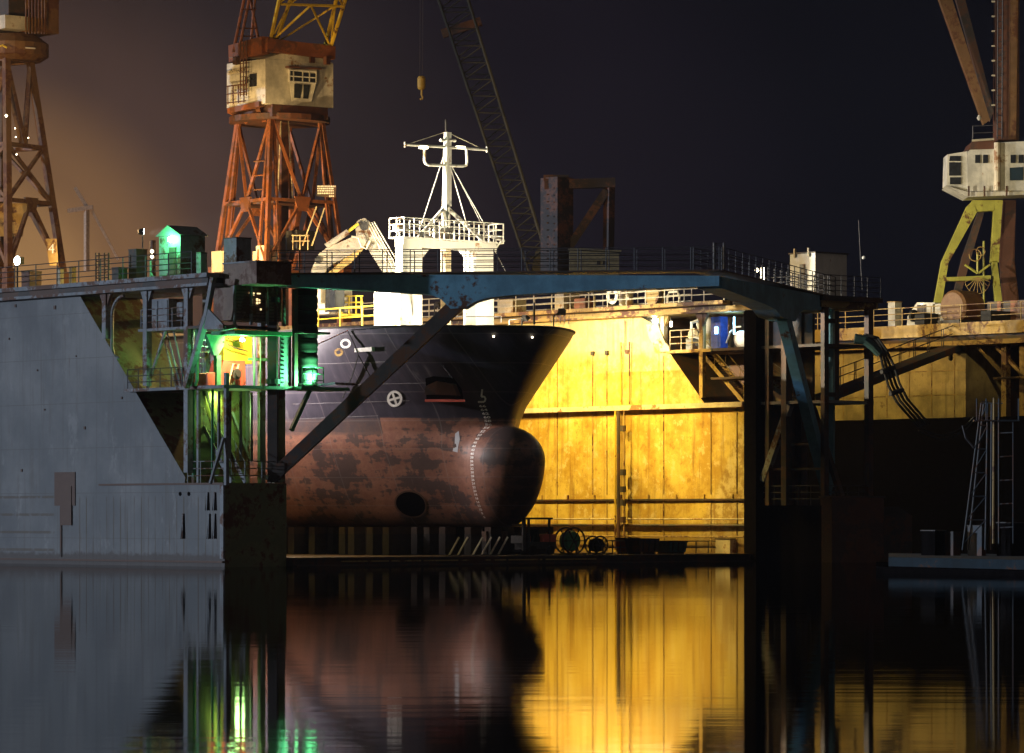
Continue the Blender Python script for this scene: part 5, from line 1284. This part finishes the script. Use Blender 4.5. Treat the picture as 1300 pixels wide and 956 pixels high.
def boxthing(name,label,cat,px,py0,wpx,mat,b=1.0,part='body',cap='dockdark'):
    p=onL(px,b); t=thing(name,label,cat,p); w=wpx/F*p.y; hgt=max(.3,z_at(py0,a_at(px,b),b)-15)
    MB().box(p,w*.7,w*.7,hgt).build(part,M[mat],t); MB().box(p+V((0,0,hgt+.002)),w*.74,w*.74,.06).build('lid',M[cap],t); return t
boxthing('deck_container','dark container standing left of the green hut','container',175,318,24,'dockdark',2.2)
boxthing('deck_container','grey container standing right of the green hut','container',256,322,14,'dockgrey',1.6)
boxthing('deck_container','low dark crate among the clutter on the left deck','container',152,341,20,'dockdark',1.2)
boxthing('pump_casing','orange lit pump casing on the left deck behind the railing','pump',92,340,9,'ochre',1.2)
boxthing('pump_casing','squat cream pump casing near the number four crane foot','pump',77,342,8,'cream',1.5)
boxthing('pump_casing','low rusty casing near the bright lamp on the left deck','pump',40,346,26,'rustdark',1.5)
t=thing('climbing_frame','upright rust brown ladder frame on the left deck','ladder',onL(128,.8))
for px in (122,126,133,138): MB().tube([onL(px,.8),V((*onL(px,.8).xy,z_at(321,a_at(px,.8),.8)))],.05,6).build('frame_post',M['rustdark'],t)
for k in range(5):
    z=15.3+k*.3; MB().tube([V((*onL(122,.8).xy,z)),V((*onL(138,.8).xy,z))],.03,5).build('frame_rung',M['rustdark'],t)
t=thing('lamp_pole','dark pole with two small warm lamps left of the green hut','lamp pole',onL(194,2.0)); p=onL(194,2.0)
MB().tube([p,p+V((0,0,2.2))],.16,8).build('pole',M['rustdark'],t)
for y in (319,326): MB().lathe(PA(193,y,1.7),[(.02,-.1),(.1,0),(.02,.1)],n=8).build('pole_lamp',M['lampsmall'],t)
t=thing('davit','small green lit davit post between container and hut','davit',onL(191,.5)); p=onL(191,.5)
MB().tube([p,p+V((0,0,1.0))],.05,6).build('davit_post',M['dockgrey'],t); MB().tube([p+V((0,0,.35)),p+V((.25,0,0))],.04,6).build('davit_stay',M['dockgrey'],t)
t=thing('control_cabin','dark end cabin block on the left tower top above the bridge hinge','cabin',D(.2,1.4,14.5))
aq=-2.2
MB().dbox(aq,.55,.35,2.6,14.36,15.45).build('cabin_block',M['plantbrown'],t); MB().dbox(aq-.06,.6,.29,2.66,15.452,15.53).build('cabin_rim',M['dockgrey'],t)
t=thing('ventilation_box','blue grey ventilation box on top of the dark end cabin','ventilator',D(0,.8,15.94))
bb=b_at(300,-.3); MB().dbox(-.3,.75,bb,bb+.95,15.535,z_at(302,-.3,bb)).build('box_body',M['dockgrey'],t); MB().dbox(-.33,.78,bb-.03,bb+.98,z_at(302,-.3,bb)+.002,z_at(302,-.3,bb)+.05).build('box_lid',M['dockdark'],t)
# bright white flood on the left deck facing the water
t=thing('floodlight','bright white floodlight on the left deck below the number four crane','floodlight',onL(22,1.0))
p=PA(22,331,.9); MB().tube([onL(22,1.0),p-V((0,0,.2))],.05,6).build('post',M['darkmetal'],t); MB().bar(p+VB*.28,p+VB*.02,.5,.4).build('lamp_head',M['darkmetal'],t); MB().lathe(p,[(.24,0),(.22,.06),(.1,.1)],-VB,16).build('lamp_glass',M['lampwhite'],t)

# ================================================================== RIGHT FOREGROUND
bx_=thing('tower_plinth','dark rusty hull block under the right bridge post','dock block',D(-6.5,41,-1))
pq=lambda x,y,Y=217: PX(x,y,Y)
MB().prism([pq(1056,722),pq(1122,722),pq(1122,632),pq(1056,632)],UA*.8).build('block_body',M['rustdark'],bx_)
MB().prism([pq(1054,632),pq(1124,632),pq(1124,629.5),pq(1054,629.5)],UA*.9).build('block_cap',M['dockdark'],bx_)
t=thing('storage_shed','grey lean-to shed behind the right tower block','shed',pq(1140,705,220)); q2=lambda x,y: PX(x,y,220)
MB().prism([q2(1122,722),q2(1158,722),q2(1158,655),q2(1140,643),q2(1122,643)],UA*3).build('shed_body',M['dockdark'],t)
MB().bar(q2(1121,642.5)+UA*1.5,q2(1141,642.5)+UA*1.5,3.2,.06).build('shed_roof',M['dockgrey'],t)
bg=thing('barge','low blue grey barge moored in the right foreground','barge',V((28,182,0)))
def wpt(px,Y,z): return V(((px-CX)/F*Y,Y,z))
MB().hexa([wpt(1128,178,-.5),wpt(1330,170,-.5),wpt(1330,196,-.5),wpt(1128,196,-.5),wpt(1128,178,.72),wpt(1330,170,.66),wpt(1330,196,.66),wpt(1128,196,.72)]).build('barge_hull',M['bargeblue'],bg)
MB().hexa([wpt(1112,176.5,-.5),wpt(1330,167,-.5),wpt(1330,195,-.5),wpt(1112,195,-.5),wpt(1112,176.5,.30),wpt(1330,167,.22),wpt(1330,195,.22),wpt(1112,195,.30)]).build('rubbing_skirt',M['void'],bg)
lm=thing('lattice_mast','grey blue lattice mast standing among the clutter on the barge','mast',wpt(1250,186,.7))
L=lambda x,y,Y=186: PX(x,y,Y)
for x0,x1,dy in ((1222,1246,0),(1251,1254,0),(1229,1249,1.0),(1258,1259,1.0)): MB().tube([L(x0,698,186+dy),L(x1,512,186+dy)],.05,6).build('mast_leg',M['shade'],lm)
m=MB()
for k in range(6):
    y0=690-k*30; y1=y0-30; fx=lambda y: 1222+(698-y)/186*24; gx=lambda y: 1251+(698-y)/186*3
    m.tube([L(fx(y0),y0),L(gx(y1),y1)],.03,5); m.tube([L(fx(y1),y1),L(gx(y1),y1)],.03,5)
m.build('lacing',M['shade'],lm)
MB().tube([L(1261,690),L(1262,505)],.06,6).build('riser',M['ochre'],lm)
MB().tube([L(1268,690),L(1268,510)],.04,6).build('riser',M['shade'],lm)
for x in (1240,1252,1268,1293): MB().tube([L(x,534),L(x,506)],.04,5).build('top_post',M['shade'],lm)
MB().bar(L(1236,534),L(1294,534),.5,.06).build('top_platform',M['shade'],lm)
MB().tube([L(1244,512),L(1273,512)],.03,5).build('top_rail',M['dockgrey'],lm)
for i in range(5): MB().tube([L(1268,550+i*30),L(1286,549+i*30)],.03,5).build('side_rung',M['dockgrey'],lm)
MB().tube([L(1286,690),L(1286,534)],.03,5).build('side_leg',M['shade'],lm)
MB().tube([L(1222,540),L(1226,556),L(1236,568),L(1244,560)],.05,6).build('cable_loop',M['railmetal'],lm)
for k,(x,y,w,mat,nm,lab) in enumerate(((1185,690,20,'void','deck_crate','dark crate in the shadow on the barge near its left end'),(1206,692,14,'dockdark','deck_crate','small grey crate beside the lattice mast foot on the barge'),(1240,684,8,'shade','valve_box','pale valve box at the foot of the lattice mast'),(1283,680,26,'void','deck_crate','tall dark crate at the right edge of the barge'))):
    p=wpt(x,187,.68); hgt=CH+(HY-y)/F*187-.68+.6
    t=thing(nm,lab,'crate',p); MB().box(p,w/F*187,.9,max(.4,hgt)).build('crate_body',M[mat],t); MB().box(p+V((0,0,max(.4,hgt)+.002)),w/F*187+.06,.96,.05).build('crate_lid',M['darkmetal'],t)
t=thing('switchgear_cabinet','blue grey double door cabinet on the upper platform of the left tower','cabinet',D(5.8,1.6,12.37))
a0=a_at(189,1.2); a1=a_at(214,1.2)
MB().dbox(a1,a0,1.2,2.2,12.37,14.0).build('cabinet_body',M['dockgrey'],t)
for k in range(2):
    w=(a0-a1)/2; MB().dbox(a1+w*k+.06,a1+w*(k+1)-.06,1.16,1.198,12.5,13.9).build('cabinet_door',M['dockgrey'],t)
t=thing('meter_box','small pale meter box on the upper platform beside the kinked brace','meter box',D(4.0,1.2,12.37))
a0=a_at(228,1.2); MB().dbox(a0-.25,a0+.25,1.2,1.6,13.0,13.75).build('box_body',M['dockgrey'],t); MB().dbox(a0-.05,a0+.05,1.3,1.4,12.37,13.0).build('box_post',M['dockdark'],t)
# ================================================================== LIGHT, SKY, CAMERA
w=bpy.data.worlds.new('World'); S.world=w; w.use_nodes=True; nt=w.node_tree; nt.nodes.clear()
out=nd(nt,'ShaderNodeOutputWorld'); add=nd(nt,'ShaderNodeAddShader')
sky=nd(nt,'ShaderNodeTexSky'); sky.sky_type='NISHITA'; sky.sun_disc=False; sky.sun_elevation=math.radians(-4); sky.sun_rotation=math.radians(-104)
b1=nd(nt,'ShaderNodeBackground'); b1.inputs['Strength'].default_value=.05; nt.links.new(sky.outputs[0],b1.inputs[0])
# city glow: directions towards the town low on the left
tc=nd(nt,'ShaderNodeTexCoord'); dp=nd(nt,'ShaderNodeVectorMath',operation='DOT_PRODUCT'); g0=V((-.135,.985,.055)).normalized(); dp.inputs[1].default_value=g0
nt.links.new(tc.outputs['Generated'],dp.inputs[0])
ang=nd(nt,'ShaderNodeMath',operation='ARCCOSINE'); nt.links.new(dp.outputs['Value'],ang.inputs[0])
r=nd(nt,'ShaderNodeValToRGB'); mr=nd(nt,'ShaderNodeMapRange'); mr.inputs['From Max'].default_value=.42; nt.links.new(ang.outputs[0],mr.inputs['Value']); nt.links.new(mr.outputs[0],r.inputs[0])
cr_=r.color_ramp; cr_.interpolation='EASE'
stops=((0,(.44,.25,.095)),(.045,(.33,.175,.068)),(.09,(.175,.090,.042)),(.15,(.064,.036,.029)),(.24,(.022,.0148,.0160)),(.36,(.0064,.0046,.0085)),(.55,(.0012,.0014,.0036)),(1,(.001,.001,.0025)))
while len(cr_.elements)<len(stops): cr_.elements.new(.5)
for e,(p,c) in zip(cr_.elements,stops): e.position=p; e.color=rgb(c)
far=ramp(nt,ang.outputs[0],.7,1.6); b2=nd(nt,'ShaderNodeBackground'); b2.inputs['Strength'].default_value=1.0; cl=nd(nt,'ShaderNodeTexNoise'); cl.inputs['Scale'].default_value=14; cl.inputs['Detail'].default_value=5; nt.links.new(tc.outputs['Generated'],cl.inputs['Vector']); cv=nd(nt,'ShaderNodeMapRange'); cv.inputs['From Min'].default_value=.3; cv.inputs['From Max'].default_value=.7; cv.inputs['To Min'].default_value=.80; cv.inputs['To Max'].default_value=1.18; nt.links.new(cl.outputs['Fac'],cv.inputs['Value']); vm=nd(nt,'ShaderNodeVectorMath',operation='SCALE'); nt.links.new(r.outputs[0],vm.inputs[0]); nt.links.new(cv.outputs[0],vm.inputs['Scale'])
nt.links.new(mix(nt,far,vm.outputs[0],(.046,.037,.031)),b2.inputs[0])  # sky behind the camera raised as fill for dark front faces
nt.links.new(b1.outputs[0],add.inputs[0]); nt.links.new(b2.outputs[0],add.inputs[1]); nt.links.new(add.outputs[0],out.inputs[0])
# moonlight
sl=bpy.data.lights.new('moon','SUN'); sl.energy=1.6; sl.angle=math.radians(.8); sl.color=(.66,.79,1)
so=bpy.data.objects.new('moon',sl); COL.objects.link(so); tolight=V((-.96,-.25,.07)); so.rotation_euler=(-tolight).to_track_quat('-Z','Y').to_euler()
SOD=(1,.69,.17); WHT=(1,.95,.82); GRN=(.16,1,.36)
# sodium floods on the ship's port rail washing the right wall
FG='sodium floodlights washing the right wall'
floodlight('sodium floodlight on the ship port rail near the bow', D(3.6,BC+5.6,14.0), D(10.5,37.6,3.5), SOD, 10000, foot=D(3.6,BC+5.0,12.0), group=FG, angle=104, blend=.8)
floodlight('sodium floodlight on the ship port rail amidships', D(9,BC+7.7,13.9), D(11,37.6,3), SOD, 9500, foot=D(9,BC+7.4,12.0), group=FG, angle=125, blend=.9)
floodlight('sodium floodlight on the ship port rail further aft', D(17,BC+7.9,15), D(18,37.6,4), SOD, 10500, foot=D(17,BC+7.6,12.0), group=FG, angle=130, blend=.9)
# white flood on the left wing for the mast and deck
floodlight('white floodlight on a tall post of the left deck aimed at the goalpost mast', D(13,4.3,18.0), D(7.2,BC,17.3), (1,.90,.66), 95000, 'lampwhite', 50, foot=D(13,4.3,15), group=None)
floodlight('floodlight under the left deck edge shining on the ship side', D(13,4.6,11.6), D(10.2,13,6.5), (1,.88,.86), 20000, 'lampwhite', 150, foot=D(13,4.6,10.4))
vt=MB(); vt.dbox(11.9,14.1,4.75,5.14,11.27,11.30)
floodv=[o for o in bpy.data.objects if o.get('label','').startswith('floodlight under')][0]
vt.build('added_visor',M['darkmetal'],floodv)  # added plate, keeps the hull floodlight off the keel blocks
light('added_bow_fill','SPOT',D(1.6,BC,12.5),(1,.84,.55),5200,.12,D(7,BC,17),110)  # added warm light for the front faces of the goalpost mast
# green lamps
light('green_wall_lamp_light','POINT',lp-VB*.32,(.07,1,.22),380,.2)
light('green_tower_lamp_light','SPOT',D(-1.0,5.0,9.6),GRN,2600,.15,D(.1,4.6,10.6),165)
light('green_tower_lamp_light','POINT',D(.6,.9,11.0),GRN,200,.25)
light('green_tower_lamp_light','POINT',D(1.6,2.2,7.9),(.45,.9,.25),110,.25)
light('green_tower_lamp_light','SPOT',D(2.7,1.6,8.9),(.6,.9,.15),500,.2,D(5.4,1.2,6.2),120)
light('green_tower_lamp_light','SPOT',D(4.2,2.6,12.0),(.35,1,.35),900,.2,D(5.5,.6,9.3),150)
light('added_excavator_fill','SPOT',D(15,9.5,14.0),(1,.84,.58),3600,.15,PX(455,310,222),80)  # added spot to brighten the excavator arm
tl=thing('tower_lamp','green mercury lamp under the upper platform of the left tower','lamp',D(1.0,1.9,11.6)); MB().lathe(D(1.0,1.9,11.62),[(.05,-.05),(.14,0),(.1,.12)],n=12).build('lamp_globe',M['lampgreen'],tl); MB().tube([D(1.0,1.9,11.7),D(1.0,1.9,11.86)],.03,6).build('lamp_stem',M['darkmetal'],tl)
light('cabinet_lamp_light','SPOT',D(.2,b_at(312,.2),11.8),(1,.70,.34),2500,.12,D(2.3,b_at(300,2.3),10.6),100)
light('ship_deck_lamp_light','POINT',D(12.5,10.5,14.8),(1,.72,.18),3500,.15)
light('blue_tube_light','POINT',D(1.9,38.0,13.6),(.35,.7,1),90,.08)
light('deck_lamp_light','POINT',PA(832,412,37.2),(.75,1,.85),25,.1)
# yard sodium lamps lighting the cranes, plus added ones marked below
light('yard_lamp_left','SPOT',(-42,270,12),(1,.66,.30),90000,.3,(c2.x,c2.y,24),40)
light('yard_lamp_crane_four','SPOT',(-95,215,14),(1,.60,.20),150000,.4,(c4.x,c4.y,26),34)
light('crane_foot_lamp','SPOT',PX(257,336,289),(1,.66,.22),9000,.2,PX(330,270,297),85)
light('next_dock_flood','SPOT',D(14,45,17),SOD,5200,.2,D(9,60,11),100)
light('crane_flood','SPOT',D(-10,44,22),(1,.78,.38),5200,.3,Pr(1240,260),70)
light('added_far_crane_lamp','SPOT',(-70,540,8),(1,.60,.34),42000,.4,PX(112,290,560),70)  # added lamp, lifts the far crane to the sky tone as haze would
light('cabin_flood','SPOT',D(12,20,19),(1,.80,.42),6000,.2,D(-3,40,16),30)
# camera
cd=bpy.data.cameras.new('camera'); cam=bpy.data.objects.new('camera',cd); COL.objects.link(cam); S.camera=cam
cam.location=(0,0,CH); cam.rotation_euler=(math.pi/2,0,0); cd.sensor_width=36; cd.lens=36*F/1300; cd.shift_y=(HY-478)/1300; cd.clip_end=6000; cd.clip_start=.5
S.view_settings.view_transform='Standard'; S.view_settings.look='None'; S.view_settings.exposure=0; S.view_settings.gamma=1
S.render.engine='CYCLES'; S.cycles.use_denoising=True
try: S.cycles.denoiser='OPENIMAGEDENOISE'
except Exception: pass
S.cycles.max_bounces=6; S.cycles.glossy_bounces=4; S.cycles.diffuse_bounces=4; S.cycles.sample_clamp_indirect=6
# ================================================================== HAZE
hm=bpy.data.materials.new('harbour_haze'); hm.use_nodes=True; hn=hm.node_tree; hn.nodes.clear()
ho=nd(hn,'ShaderNodeOutputMaterial'); hv=nd(hn,'ShaderNodeVolumePrincipled'); hv.inputs['Density'].default_value=.00009; hv.inputs['Color'].default_value=(.80,.82,.95,1); hv.inputs['Anisotropy'].default_value=.25
hn.links.new(hv.outputs[0],ho.inputs['Volume'])
hz=MB(); hz.hexa([(-220,-20,-4.2),(220,-20,-4.2),(220,640,-4.2),(-220,640,-4.2),(-220,-20,75),(220,-20,75),(220,640,75),(-220,640,75)]); hz=hz.build('haze',hm,loc=(0,200,-4.2)); hz['kind']='stuff'
light('added_haze_glow','POINT',(-34,232,24),(1,.60,.24),34000,.4)  # added off-frame lamp, there only to light the haze at left
